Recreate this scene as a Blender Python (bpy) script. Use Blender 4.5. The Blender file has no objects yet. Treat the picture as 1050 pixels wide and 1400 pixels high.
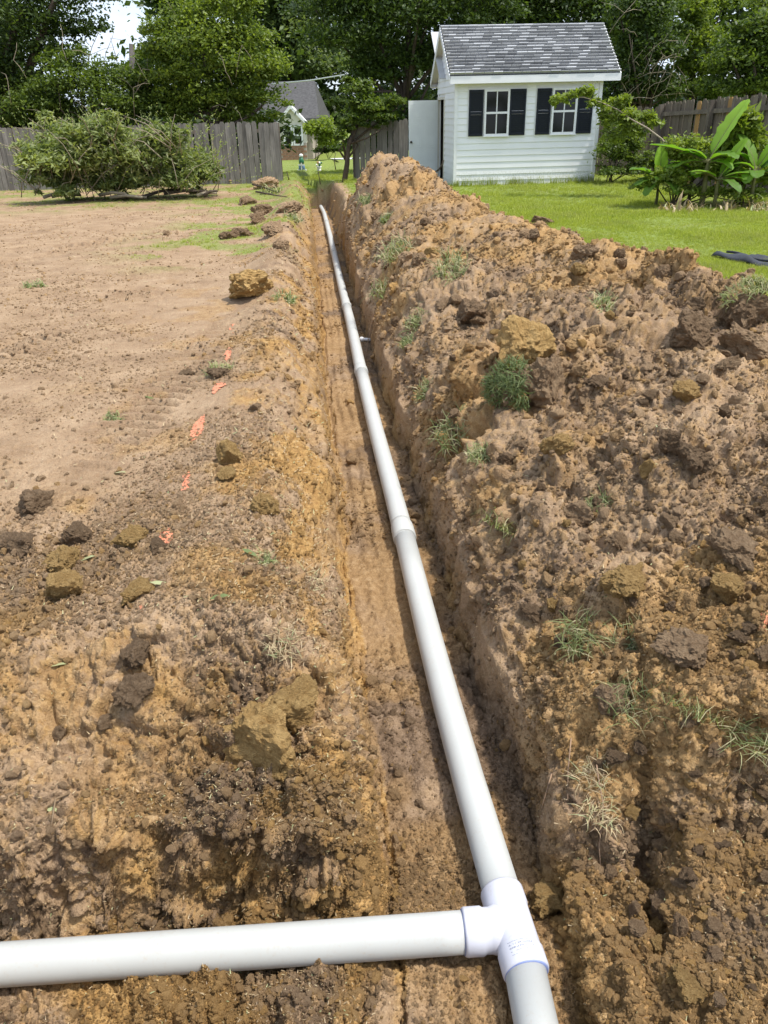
import bpy, bmesh, math, random
import numpy as np
from mathutils import Vector, Matrix
from mathutils.bvhtree import BVHTree
SC = bpy.context.scene
COL = SC.collection
rnd = random.Random(7)
R = np.random.default_rng(11)
f32 = np.float32

# ------------------------------------------------------------------ camera
FPX, CAMH, PITCH, ROLL = 1051.0, 1.5, math.radians(27.4), math.radians(1.4)
_f = np.array([0, math.cos(PITCH), -math.sin(PITCH)]); _r = np.array([1., 0, 0]); _u = np.cross(_r, _f)
CR = math.cos(ROLL)*_r - math.sin(ROLL)*_u
CU = math.sin(ROLL)*_r + math.cos(ROLL)*_u
CF = _f
cam_d = bpy.data.cameras.new('camera'); cam = bpy.data.objects.new('camera', cam_d); COL.objects.link(cam)
cam_d.sensor_fit = 'VERTICAL'; cam_d.sensor_height = 36; cam_d.lens = FPX/1400*36
cam_d.clip_start = .05; cam_d.clip_end = 900
m = Matrix.Identity(4)
for i in range(3):
    m[i][0] = CR[i]; m[i][1] = CU[i]; m[i][2] = -CF[i]
m[0][3], m[1][3], m[2][3] = 0, 0, CAMH
cam.matrix_world = m
SC.camera = cam
# ------------------------------------------------------------------ world and sun
SUN_EL, SUN_AZ = math.radians(65), math.radians(104)      # azimuth clockwise from +Y
w = bpy.data.worlds.new('World'); SC.world = w; w.use_nodes = True
nt = w.node_tree; nt.nodes.clear()
wo = nt.nodes.new('ShaderNodeOutputWorld'); bg = nt.nodes.new('ShaderNodeBackground')
sky = nt.nodes.new('ShaderNodeTexSky'); sky.sky_type = 'NISHITA'; sky.sun_disc = False
sky.sun_elevation = SUN_EL; sky.sun_rotation = SUN_AZ; sky.air_density = 1.0; sky.dust_density = 2.0
tc = nt.nodes.new('ShaderNodeTexCoord'); nz = nt.nodes.new('ShaderNodeTexNoise')
nz.inputs['Scale'].default_value = 3.2; nz.inputs['Detail'].default_value = 7; nz.inputs['Roughness'].default_value = .55
mp = nt.nodes.new('ShaderNodeMapping'); mp.inputs['Scale'].default_value = (1, 1, 2.6); mp.inputs['Location'].default_value = (.3, .1, .4)
rp = nt.nodes.new('ShaderNodeValToRGB'); rp.color_ramp.elements[0].position = .38; rp.color_ramp.elements[1].position = .57
mx = nt.nodes.new('ShaderNodeMixRGB'); mx.inputs[2].default_value = (4.3, 4.9, 5.8, 1)
nt.links.new(tc.outputs['Generated'], mp.inputs[0]); nt.links.new(mp.outputs[0], nz.inputs['Vector'])
nt.links.new(nz.outputs['Fac'], rp.inputs[0]); nt.links.new(rp.outputs[0], mx.inputs[0])
nt.links.new(sky.outputs[0], mx.inputs[1]); nt.links.new(mx.outputs[0], bg.inputs['Color'])
bg.inputs['Strength'].default_value = .14
nt.links.new(bg.outputs[0], wo.inputs[0])
sl = bpy.data.lights.new('sun', 'SUN'); so = bpy.data.objects.new('sun', sl); COL.objects.link(so)
sl.energy = 3.0; sl.angle = math.radians(3.5); sl.color = (1, .955, .89)
sd = Vector((math.sin(SUN_AZ)*math.cos(SUN_EL), math.cos(SUN_AZ)*math.cos(SUN_EL), math.sin(SUN_EL)))
so.rotation_euler = sd.to_track_quat('Z', 'Y').to_euler(); so.location = (0, 0, 30)
SC.view_settings.view_transform = 'Standard'; SC.view_settings.look = 'None'
SC.view_settings.exposure = 0.80; SC.view_settings.gamma = 1; SC.view_settings.use_curve_mapping = False

# ------------------------------------------------------------------ helpers
def ray(x, y): return CF + CR*((x-525)/FPX) + CU*((700-y)/FPX)
def atY(x, y, Y):
    v = ray(x, y); return np.array([0, 0, CAMH]) + v*(Y/v[1])
def gz1(Y): return float(gz(np.array([Y]))[0])
def gz(Y): return -.012*np.clip(Y-6, 0, 18) - .03*np.clip(Y-24, 0, 38)
def onG(x, y, dz=0.):                      # where the line of sight meets the plain lie of the land
    v = ray(x, y); Y = 5.
    for _ in range(60):
        Y = Y*.5 + .5*(CAMH-(gz1(Y)+dz))*v[1]/max(1e-4, -v[2])
    return atY(x, y, Y)

def hsh(ix, iy, iz, k):
    h = (ix.astype(np.int64)*73856093) ^ (iy.astype(np.int64)*19349663) ^ (iz.astype(np.int64)*83492791) ^ (k*2654435761)
    h = (h ^ (h >> 13)) & 0x7fffffff
    h = (h*1274126177) & 0x7fffffff
    h = (h ^ (h >> 15)) & 0x7fffffff
    h = (h*668265263) & 0x7fffffff
    return ((h >> 7) & 0xffff).astype(f32)/65535.
def vnoise(P, k=0):
    fl = np.floor(P); t = (P-fl).astype(f32); t = t*t*(3-2*t); i = fl.astype(np.int64); o = 0
    for a in (0, 1):
        wa = t[:, 0] if a else 1-t[:, 0]
        for b in (0, 1):
            wb = wa*(t[:, 1] if b else 1-t[:, 1])
            for c in (0, 1):
                o = o + wb*(t[:, 2] if c else 1-t[:, 2])*hsh(i[:, 0]+a, i[:, 1]+b, i[:, 2]+c, k)
    return o*2-1
def fbm(P, freq, octv=4, k=0, gain=.5):
    o = 0; a = 1.; s = 0.
    for j in range(octv):
        o = o + a*vnoise(P*freq+j*17.3, k+j); s += a; a *= gain; freq *= 2.03
    return o/s
def clods(P, size, k=0, fill=.6):
    """rounded-angular lumps, one per cell: height in units of size, plus a per-lump random"""
    Q = P/size; fl = np.floor(Q-.5); o = np.zeros(len(P), f32); idr = np.zeros(len(P), f32)
    for a in (0, 1):
        for b in (0, 1):
            for c in (0, 1):
                ci = fl+[a, b, c]; i = ci.astype(np.int64)
                j = [hsh(i[:, 0], i[:, 1], i[:, 2], k+q) for q in range(5)]
                d = Q-ci-np.stack([.25+.5*j[0], .25+.5*j[1], .25+.5*j[2]], 1)
                r = (.28+.5*j[3])
                # skewed metric for angular shapes
                dd = np.abs(d[:, 0]*(1+.5*j[4])+d[:, 1]*(j[0]-.5))**1.6+np.abs(d[:, 1]+d[:, 2]*(j[1]-.5))**1.6+np.abs(d[:, 2]*(1.4-j[4]*.5)+d[:, 0]*(j[2]-.5))**1.6
                hgt = np.clip(1-dd/(r**1.6), 0, 1)**.6*r
                hgt = np.where(j[1] < fill, hgt, 0)
                idr = np.where(hgt > o, j[4], idr); o = np.maximum(o, hgt)
    return o, idr
def sm(a, b, x):
    t = np.clip((x-a)/(b-a), 0, 1); return t*t*(3-2*t)

# ------------------------------------------------------------------ materials
MATS = {}
class NB:
    def __init__(s, name):
        s.m = bpy.data.materials.new(name); s.m.use_nodes = True; s.t = s.m.node_tree; s.t.nodes.clear()
        s.out = s.t.nodes.new('ShaderNodeOutputMaterial'); s.b = s.t.nodes.new('ShaderNodeBsdfPrincipled')
        s.t.links.new(s.b.outputs[0], s.out.inputs[0]); MATS[name] = s.m
    def n(s, t, **kw):
        n = s.t.nodes.new(t)
        for k, v in kw.items():
            if k.startswith('i_'): n.inputs[k[2:].replace('_', ' ')].default_value = v
            else: setattr(n, k, v)
        return n
    def l(s, a, b): s.t.links.new(a, b)
    def pos(s): return s.n('ShaderNodeNewGeometry').outputs['Position']
    def obj(s): return s.n('ShaderNodeTexCoord').outputs['Object']
    def noise(s, scale, detail=3, vec=None, rough=.55, dist=0):
        n = s.n('ShaderNodeTexNoise'); n.inputs['Scale'].default_value = scale; n.inputs['Detail'].default_value = detail
        n.inputs['Roughness'].default_value = rough; n.inputs['Distortion'].default_value = dist
        if vec is not None: s.l(vec, n.inputs['Vector'])
        return n.outputs['Fac']
    def ramp(s, fac, stops):
        r = s.n('ShaderNodeValToRGB'); e = r.color_ramp.elements
        while len(e) < len(stops): e.new(.5)
        for q, (p, c) in enumerate(stops):
            e[q].position = p; e[q].color = (*c, 1) if not isinstance(c, (int, float)) else (c, c, c, 1)
        s.l(fac, r.inputs[0]); return r.outputs[0]
    def mix(s, fac, a, b, mode='MIX'):
        x = s.n('ShaderNodeMixRGB', blend_type=mode)
        for sock, v in ((x.inputs[0], fac), (x.inputs[1], a), (x.inputs[2], b)):
            if isinstance(v, (int, float)): sock.default_value = v
            elif isinstance(v, tuple): sock.default_value = (*v, 1)
            else: s.l(v, sock)
        return x.outputs[0]
    def math(s, op, a, b=0):
        x = s.n('ShaderNodeMath', operation=op)
        for sock, v in ((x.inputs[0], a), (x.inputs[1], b)):
            if isinstance(v, (int, float)): sock.default_value = v
            else: s.l(v, sock)
        return x.outputs[0]
    def attr(s, name, kind='GEOMETRY'):
        return s.n('ShaderNodeAttribute', attribute_name=name, attribute_type=kind).outputs['Fac']
    def fin(s, col, rough=.8, spec=.3, bump=None, bd=.002, bs=1.):
        if isinstance(col, tuple): s.b.inputs['Base Color'].default_value = (*col, 1)
        else: s.l(col, s.b.inputs['Base Color'])
        if isinstance(rough, (int, float)): s.b.inputs['Roughness'].default_value = rough
        else: s.l(rough, s.b.inputs['Roughness'])
        s.b.inputs['Specular IOR Level'].default_value = spec
        if bump is not None:
            bn = s.n('ShaderNodeBump'); bn.inputs['Distance'].default_value = bd; bn.inputs['Strength'].default_value = bs
            s.l(bump, bn.inputs['Height']); s.l(bn.outputs[0], s.b.inputs['Normal'])
        return s.m

def soil_material(name, kind):
    s = NB(name); p = s.obj() if kind == 'INSTANCER' else s.pos()
    och, drk, dry, grn = (s.attr(a, kind) for a in ('ochre', 'dark', 'dry', 'green'))
    n1 = s.noise(3.1, 5, p, .62); n2 = s.noise(26, 4, p, .7); n3 = s.noise(150, 3, p, .7)
    brown = s.ramp(n1, [(.28, (.195, .122, .060)), (.5, (.335, .225, .122)), (.72, (.46, .325, .195))])
    brown = s.mix(s.ramp(n2, [(.35, 0), (.75, .75)]), brown, (.44, .31, .205))
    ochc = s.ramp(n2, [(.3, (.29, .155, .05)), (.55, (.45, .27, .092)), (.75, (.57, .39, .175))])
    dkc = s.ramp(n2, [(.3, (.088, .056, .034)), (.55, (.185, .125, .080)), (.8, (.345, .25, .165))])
    dryc = s.ramp(n1, [(.3, (.27, .18, .105)), (.5, (.365, .255, .153)), (.75, (.465, .34, .215))])
    dryc = s.mix(s.ramp(n2, [(.3, .6), (.6, 0)]), dryc, (.27, .165, .105))
    c = s.mix(s.math('MULTIPLY', dry, .9), brown, dryc)
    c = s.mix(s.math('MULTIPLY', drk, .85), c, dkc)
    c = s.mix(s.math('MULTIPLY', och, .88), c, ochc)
    g = s.ramp(n2, [(.3, (.10, .14, .03)), (.55, (.22, .28, .055)), (.8, (.33, .34, .13))]); g = s.mix(s.ramp(s.noise(.9, 5, p, .65), [(.5, 0), (.72, .6)]), g, (.26, .24, .11))
    c = s.mix(grn, c, g)
    c = s.mix(s.ramp(n3, [(.35, .45), (.6, 0)]), c, s.mix(1, c, (.42, .38, .36), 'MULTIPLY'))
    c = s.mix(s.ramp(n3, [(.62, 0), (.78, .5)]), c, (.52, .40, .29))
    if kind == 'INSTANCER': c = s.mix(1, c, (1.3, 1.3, 1.27), 'MULTIPLY')  # light painted into crumbs and chunks to offset their own shading
    h = s.math('ADD', s.math('MULTIPLY', n2, 1.6), n3)
    return s.fin(c, .93, .18, h, .008, .9)
soil_m = soil_material('soil', 'GEOMETRY')
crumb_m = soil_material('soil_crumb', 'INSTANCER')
def simple(name, col, rough=.6, spec=.4, nscale=30, var=.25, bump=0., stretch=None, metal=0, attr=None):
    s = NB(name); p = s.obj()
    if stretch:
        mpn = s.n('ShaderNodeMapping'); mpn.inputs['Scale'].default_value = stretch; s.l(p, mpn.inputs[0]); p = mpn.outputs[0]
    n = s.noise(nscale, 5, p, .6)
    lo = tuple(c*(1-var) for c in col); hi = tuple(min(1, c*(1+var)) for c in col)
    c = s.ramp(n, [(.3, lo), (.7, hi)])
    s.b.inputs['Metallic'].default_value = metal
    return s.fin(c, rough, spec, n if bump else None, bump or .001)
def leaf_material(name, c1, c2, trans=.35, c3=None):
    s = NB(name); t = s.attr('tint')
    c = s.ramp(t, [(0, c1), (1, c2)] if c3 is None else [(0, c1), (.8, c2), (1, c3)])
    s.fin(c, .5, .35)
    tr = s.n('ShaderNodeBsdfTranslucent'); s.l(s.mix(1, c, (1.5, 1.55, .6), 'MULTIPLY'), tr.inputs[0])
    ms = s.n('ShaderNodeMixShader'); ms.inputs[0].default_value = trans
    s.l(s.b.outputs[0], ms.inputs[1]); s.l(tr.outputs[0], ms.inputs[2]); s.l(ms.outputs[0], s.out.inputs[0])
    return s.m
leaf_dark = leaf_material('leaf_dark', (.022, .044, .012), (.105, .155, .034), .35)
leaf_mid = leaf_material('leaf_mid', (.035, .066, .014), (.175, .235, .045), .4)
leaf_bright = leaf_material('leaf_bright', (.045, .085, .014), (.24, .30, .05), .4)
leaf_brush = leaf_material('leaf_brush', (.07, .11, .03), (.29, .33, .12), .4, (.46, .46, .28))
leaf_far = leaf_material('leaf_far', (.05, .085, .035), (.19, .24, .09), .4)
grass_m = leaf_material('grass_blade', (.16, .20, .022), (.42, .47, .065), .35, (.54, .53, .2))
_t = grass_m.node_tree; _b = next(n for n in _t.nodes if n.type == 'BSDF_PRINCIPLED'); _src = _b.inputs['Base Color'].links[0].from_socket
s = NB.__new__(NB); s.m = grass_m; s.t = _t; s.out = None; s.b = _b
_p = s.pos(); _c = s.mix(s.ramp(s.noise(.75, 5, _p, .65), [(.48, 0), (.70, .75)]), _src, (.28, .25, .115)); _c = s.mix(s.ramp(s.noise(2.6, 4, _p, .6), [(.3, .55), (.5, 0)]), _c, (.10, .17, .03))
s.l(_c, _b.inputs['Base Color'])
tuft_m = leaf_material('tuft_blade', (.065, .10, .03), (.25, .29, .11), .3, (.50, .44, .27))
straw_m = leaf_material('straw', (.22, .15, .085), (.50, .39, .23), .15, (.30, .36, .17))
banana_m = leaf_material('banana_leaf', (.06, .15, .02), (.27, .44, .05), .5)
bark_m = simple('bark', (.09, .068, .05), .9, .2, 14, .5, .01, (1, 1, .25))
twig_m = simple('twig', (.30, .25, .18), .85, .2, 20, .35)
root_m = simple('root', (.30, .20, .13), .9, .2, 20, .35)
def wood_material(name, dark, light, ns=1.0):
    s = NB(name); p = s.obj(); rr = s.n('ShaderNodeObjectInfo').outputs['Random']
    cmb = s.n('ShaderNodeCombineXYZ'); s.l(s.math('MULTIPLY', rr, 37.), cmb.inputs[0]); s.l(s.math('MULTIPLY', rr, 11.), cmb.inputs[2])
    va = s.n('ShaderNodeVectorMath', operation='ADD'); s.l(p, va.inputs[0]); s.l(cmb.outputs[0], va.inputs[1])
    mpn = s.n('ShaderNodeMapping'); mpn.inputs['Scale'].default_value = (14*ns, 14*ns, .9*ns); s.l(va.outputs[0], mpn.inputs[0])
    n = s.noise(3, 6, mpn.outputs[0], .65); n2 = s.noise(2.2, 3, va.outputs[0])
    c = s.ramp(n, [(.3, dark), (.7, light)])
    c = s.mix(s.ramp(n2, [(.35, .55), (.65, 0)]), c, tuple(q*.45 for q in dark))
    c = s.mix(s.math('MULTIPLY', rr, .55), c, tuple(q*.6 for q in dark))
    return s.fin(c, .9, .2, n, .004)
fence_m = wood_material('weathered_wood', (.16, .145, .125), (.44, .40, .355))
fence_dk = wood_material('dark_fence_wood', (.12, .095, .072), (.31, .255, .20))
rail_m = wood_material('rail_wood', (.13, .105, .085), (.30, .25, .20))
newwood_m = wood_material('new_wood', (.36, .20, .075), (.55, .35, .15))
def vinyl_material():
    s = NB('vinyl_siding'); p = s.obj(); n = s.noise(1.3, 4, p); n2 = s.noise(30, 3, p)
    c = s.ramp(n, [(.3, (.80, .80, .80)), (.7, (.87, .87, .87))])
    z = s.n('ShaderNodeSeparateXYZ'); s.l(s.pos(), z.inputs[0])
    c = s.mix(s.math('MULTIPLY', s.ramp(n2, [(.4, 0), (.7, 1)]), s.ramp(z.outputs[2], [(0, .6), (.22, .0)])), c, (.42, .42, .30))
    return s.fin(c, .38, .45)
vinyl = vinyl_material()
trim_m = simple('white_trim', (.80, .80, .80), .4, .45, 3, .04)
cream_m = simple('cream_trim', (.62, .585, .50), .5, .4, 3, .06)
door_m = simple('painted_door', (.74, .77, .76), .4, .45, 2, .06)
shutter_m = simple('dark_shutter', (.016, .019, .027), .7, .25, 5, .1)
glass_m = simple('window_glass', (.010, .011, .012), .12, .35, 3, .2)
interior_shade_m = simple('shed_interior_shade', (.035, .03, .026), .9, .1, 3, .2)  # near-black colour stands in for the shade inside the shed
def shingle_material():
    s = NB('asphalt_shingle'); p = s.pos(); rr = s.n('ShaderNodeObjectInfo').outputs['Random']
    n = s.noise(120, 3, p, .7); n2 = s.noise(1.4, 3, p)
    c = s.ramp(rr, [(0, (.34, .35, .365)), (.14, (.50, .515, .53)), (.6, (.55, .565, .58)), (1, (.60, .615, .63))])
    c = s.mix(s.ramp(n, [(.35, .18), (.6, 0)]), c, (.10, .105, .115)); c = s.mix(s.ramp(n2, [(.4, .25), (.7, 0)]), c, (.12, .12, .12))
    return s.fin(c, .92, .2, n, .003)
shingle_m = shingle_material()
underlay_m = simple('roof_underlay', (.045, .05, .06), .95, .1, 60, .3)
def pvc_material(name, col):
    s = NB(name); p = s.pos(); n = s.noise(5, 4, p); n2 = s.noise(90, 4, p, .7); n3 = s.noise(14, 5, p, .7)
    c = s.ramp(n, [(.3, tuple(q*.93 for q in col)), (.7, col)])
    c = s.mix(s.math('MULTIPLY', s.ramp(n2, [(.50, 0), (.72, .5)]), s.ramp(n3, [(.44, 0), (.64, 1)])), c, (.42, .35, .27))
    return s.fin(c, s.ramp(n3, [(.3, .42), (.7, .6)]), .35)
pvc_m = pvc_material('pvc_pipe', (.485, .495, .47))
tee_m = pvc_material('pvc_fitting', (.56, .57, .625))
blue_m = simple('blue_primer', (.22, .27, .48), .5, .4, 20, .2)
ink_m = simple('grey_ink', (.22, .24, .30), .6, .3, 20, .2)
paint_m = None
s = NB('orange_paint'); nn = s.noise(60, 4, s.pos(), .75)
c = s.ramp(nn, [(.36, (.42, .25, .15)), (.52, (.66, .22, .12)), (.78, (.78, .27, .16))]); s.fin(c, .8, .2, nn, .003); paint_m = s.m
plastic_m = simple('black_plastic', (.028, .029, .033), .55, .3, 8, .5, .01)
brick_m = simple('brick', (.30, .17, .11), .9, .2, 9, .35)
mortar_m = simple('mortar', (.42, .36, .30), .95, .1, 9, .15)
farroof_m = simple('far_shingle', (.085, .083, .082), .95, .15, 6, .3)
green_m = simple('painted_green', (.02, .14, .06), .5, .4, 5, .2)
blue2_m = simple('painted_blue', (.12, .22, .36), .5, .4, 5, .2)
white_m = simple('painted_white', (.78, .78, .76), .5, .4, 5, .08)
cable_m = simple('pale_cable', (.55, .58, .55), .6, .3, 5, .1)
metal_m = simple('knob_metal', (.10, .09, .07), .35, .5, 5, .1, metal=.9)
post_m = simple('utility_wood', (.10, .09, .085), .9, .2, 5, .3)

# ------------------------------------------------------------------ object helpers
def tag(o, label=None, cat=None, group=None, kind=None):
    if label: o['label'] = label
    if cat: o['category'] = cat
    if group: o['group'] = group
    if kind: o['kind'] = kind
    return o
def empty(name, loc, label=None, cat=None, group=None, rz=0):
    o = bpy.data.objects.new(name, None); COL.objects.link(o); o.location = loc; o.rotation_euler = (0, 0, rz)
    o.empty_display_size = .1
    return tag(o, label, cat, group)
def link(name, me, mat=None, parent=None, smooth=False):
    if mat is not None and not me.materials: me.materials.append(mat)
    if smooth: me.polygons.foreach_set('use_smooth', np.ones(len(me.polygons), bool))
    o = bpy.data.objects.new(name, me); COL.objects.link(o)
    if parent is not None: o.parent = parent
    return o
def npmesh(name, V, Fq, attrs=None, face_attrs=None):
    V = np.ascontiguousarray(V, f32); Fq = np.ascontiguousarray(Fq, np.int32); k = Fq.shape[1]
    me = bpy.data.meshes.new(name); me.vertices.add(len(V)); me.vertices.foreach_set('co', V.ravel())
    me.loops.add(Fq.size); me.loops.foreach_set('vertex_index', Fq.ravel())
    me.polygons.add(len(Fq)); me.polygons.foreach_set('loop_start', np.arange(0, Fq.size, k, dtype=np.int32))
    me.polygons.foreach_set('loop_total', np.full(len(Fq), k, np.int32))
    for n, a in (attrs or {}).items():
        at = me.attributes.new(n, 'FLOAT', 'POINT'); at.data.foreach_set('value', np.ascontiguousarray(a, f32))
    for n, a in (face_attrs or {}).items():
        at = me.attributes.new(n, 'FLOAT', 'FACE'); at.data.foreach_set('value', np.ascontiguousarray(a, f32))
    me.update(calc_edges=True)
    return me
def box(bm, c, s, rot=None, bev=0):
    vs = []
    for dx in (-.5, .5):
        for dy in (-.5, .5):
            for dz in (-.5, .5):
                v = Vector((dx*s[0], dy*s[1], dz*s[2]))
                if rot is not None: v = rot @ v
                vs.append(bm.verts.new(v+Vector(c)))
    for q in ((0, 1, 3, 2), (4, 6, 7, 5), (0, 4, 5, 1), (2, 3, 7, 6), (0, 2, 6, 4), (1, 5, 7, 3)):
        bm.faces.new([vs[i] for i in q])
def boxobj(name, c, s, mat, parent=None, rot=None):
    bm = bmesh.new(); box(bm, (0, 0, 0), s, rot); me = bpy.data.meshes.new(name); bm.to_mesh(me); bm.free()
    o = link(name, me, mat, parent); o.location = c
    return o
def tube(path, rad, n=10, cap=True):
    P = [Vector(p) for p in path]; V = []; Fs = []
    prev = None
    for i, p in enumerate(P):
        t = (P[min(i+1, len(P)-1)]-P[max(i-1, 0)]).normalized()
        a = t.cross(Vector((0, 0, 1)) if abs(t.z) < .95 else Vector((1, 0, 0))).normalized() if prev is None else (prev-t*prev.dot(t)).normalized()
        prev = a; b = t.cross(a); r = rad[i] if hasattr(rad, '__len__') else rad
        for k in range(n):
            an = 2*math.pi*k/n; V.append(p+a*math.cos(an)*r+b*math.sin(an)*r)
    for i in range(len(P)-1):
        for k in range(n):
            Fs.append((i*n+k, i*n+(k+1) % n, (i+1)*n+(k+1) % n, (i+1)*n+k))
    if cap:
        Fs.append(tuple(range(n-1, -1, -1))); Fs.append(tuple((len(P)-1)*n+k for k in range(n)))
    return V, Fs
def tubes(name, lst, mat, parent=None, n=6, smooth=True, cap=True):
    V = []; Fs = []
    for path, rad in lst:
        v, f = tube(path, rad, n, cap); o = len(V); V += v; Fs += [tuple(q+o for q in g) for g in f]
    me = bpy.data.meshes.new(name); me.from_pydata([tuple(v) for v in V], [], Fs)
    return link(name, me, mat, parent, smooth)
def jit(p, a): return Vector(p)+Vector((rnd.uniform(-a, a), rnd.uniform(-a, a), rnd.uniform(-a, a)))

# ------------------------------------------------------------------ the lie of the land
pipe_px = [(732, 1400), (717, 1321), (686, 1221), (665, 1150), (621, 1000), (584, 859), (552, 730), (517, 600), (493, 505), (480, 444), (465, 383), (451, 322), (443, 291), (435, 276)]
def pz(Y): return -.46-.02*np.clip(Y-4, 0, 22)
PP = []
for x, y in pipe_px:
    v = ray(x, y); Y = 3.
    for _ in range(60): Y = .5*Y+.5*(CAMH-float(pz(Y)))*v[1]/(-v[2])
    PP.append(atY(x, y, Y))
PP = np.array(PP)
PY = np.concatenate([[-6, .3], PP[:, 1], [27]]); PX = np.concatenate([[.62, .36], PP[:, 0], [PP[-1, 0]-.35]])
TEE_Y = float(np.interp(1272, [1221, 1321], [PP[2, 1], PP[1, 1]]))
def cx(Y): return np.interp(Y, PY, PX)
# crest line of the spoil heap, read off the skyline against the lawn
cr_px = [(1300, 520, .42), (1140, 440, .45), (985, 402, .48), (900, 372, .46), (825, 347, .46), (762, 335, .46), (700, 318, .5), (655, 292, .52), (615, 258, .66), (560, 232, .82), (522, 217, .92)]
CRY, CRS, CRZ = [], [], []
for x, y, z in cr_px:
    v = ray(x, y); Y = (CAMH-z)*v[1]/max(1e-4, -v[2])
    for _ in range(30):
        zz = z+gz1(Y)*.6; Y = (CAMH-zz)*v[1]/max(1e-4, -v[2])
    p = atY(x, y, Y); CRY.append(p[1]); CRS.append(p[0]-float(cx(p[1]))); CRZ.append(p[2])
print('crest', [tuple(round(q, 2) for q in t) for t in zip(CRY, CRS, CRZ)], 'tee', TEE_Y, 'pipe', PP[:, 1].round(2))
def n1(v, k):
    P = np.zeros((v.size, 3)); P[:, 0] = v.ravel(); return vnoise(P, k).reshape(v.shape)
def n2(X, Y, f, k):
    P = np.zeros((X.size, 3)); P[:, 0] = X.ravel()*f; P[:, 1] = Y.ravel()*f; return vnoise(P, k).reshape(X.shape)
CRe = max(CRY)
def _pk(x, y, z):
    v = ray(x, y); return atY(x, y, (CAMH-z)*v[1]/-v[2])
PEAKS = [(_pk(912, 392, .48), .14, .17), (_pk(950, 402, .46), .07, .22), (_pk(800, 350, .50), .06, .2), (_pk(705, 322, .5), .05, .3)]
def macro(X, Y):
    s = X-cx(Y); g = gz(Y)
    wl = .035*n1(Y*2.3, 5)+.025*n1(Y*7.1, 6); wr = .03*n1(Y*2.1, 15)+.022*n1(Y*8.3, 16)
    fz = pz(Y)-.068+.02*n2(X, Y, 3, 9)
    # left ground: yard, low spoil berm
    bermh = (.075+.07*sm(8, 12, Y)*(1-sm(21, 24, Y)))
    zl = g+bermh*np.exp(-((s+.80)/.28)**2)*(1+.7*n2(X, Y, 1.7, 21))+.03*n2(X, Y, .6, 22)*sm(0, -1.5, s)
    zl = zl-.20*sm(-.68, -.40, s+.05*n1(Y*3.1, 55)+.03*n1(Y*9, 56))*sm(1.7, 2.3, Y)
    # heap
    sc = np.interp(Y, CRY, CRS); zc = np.interp(Y, CRY, CRZ)-g
    far = sm(CRe+2.2, CRe+.2, Y); zc = zc*far
    p = np.clip((s-.19)/(sc-.19), 0, 1)
    rise = zc*(1-(1-p)**1.7)-.30*sm(.52+.10*n1(Y*1.7, 17)+.05*n1(Y*5, 18), .2, s)*sm(CRe+1, CRe-6, Y); wd = .55+zc*.9
    fall = zc*sm(1, 0, (s-sc)/wd)
    zr = g+np.where(s < sc, rise, fall)
    mm = sm(.3, .7, s)*sm(sc+wd*1.1, sc+.2, s)
    zr = zr+mm*(.09*n2(X, Y, 1.6, 31)+.06*n2(X, Y, 3.7, 32))*(.4+.6*far)
    for pk_, ph_, pr_ in PEAKS: zr = zr+ph_*(1+.5*n2(X, Y, 9, 45))*np.exp(-(((X-pk_[0])**2+(Y-pk_[1])**2)/pr_**2)**.7)
    # collapsed low bench in front of the heap on the right
    ye = 1.47+.10*np.clip(s-.2, 0, 1.5)+.05*n1(s*5, 41)
    bench = -.40+.42*sm(.15, 1.5, s)+.05*n2(X, Y, 2.6, 42)
    kb = sm(ye+.09, ye-.05, Y)
    zr = zr*(1-kb)+np.minimum(bench, zr)*kb
    zr = zr-.12*np.exp(-((s-.34-.25*(Y-1.2))/.02)**2)*sm(2.2, 1.9, Y)*sm(1.0, 1.1, Y)*(.5+.5*n1(Y*9, 44))
    # branch trench on the left
    yc = 1.385+.035*n1(X*6, 51)+.02*n1(X*15, 52)
    up = np.where(Y < yc+.08, fz+(-.20-fz)*sm(yc, yc+.06, Y), -.20+.19*sm(yc+.08, 2.0+.1*n1(X*3, 53), Y))
    up = up+.3*sm(1.85, 2.28, Y)
    up = np.where(Y < .8, fz*sm(.66, .78, Y), up)
    up = np.where((Y >= .8) & (Y < yc), fz, up)
    zl = np.where(Y < 2.3, np.minimum(zl, up), zl)
    # main trench
    sl, fl = -.415+wl-.05*sm(2.2, 1.4, Y), -.315+wl*.6
    end = sm(24.6, 23.7, Y)
    tl = sm(0, 1, (s-sl)/(fl-sl))*.75+.25*np.clip((s-sl)/(fl-sl), 0, 1)
    fw = .28*sm(13, 20, Y); tr = sm(0, 1, (.20+wr+fw-s)/(.045+fw))
    fz = fz-.03*np.exp(-((s-fl-.012)/.018)**2)-.03*np.exp(-((s-.165-wr)/.02)**2)
    side = np.where(s < -.05, tl, tr)*end
    gr = np.where(s < -.05, zl, zr)
    return gr*(1-side)+np.minimum(fz, gr)*side, s, side, mm

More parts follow.
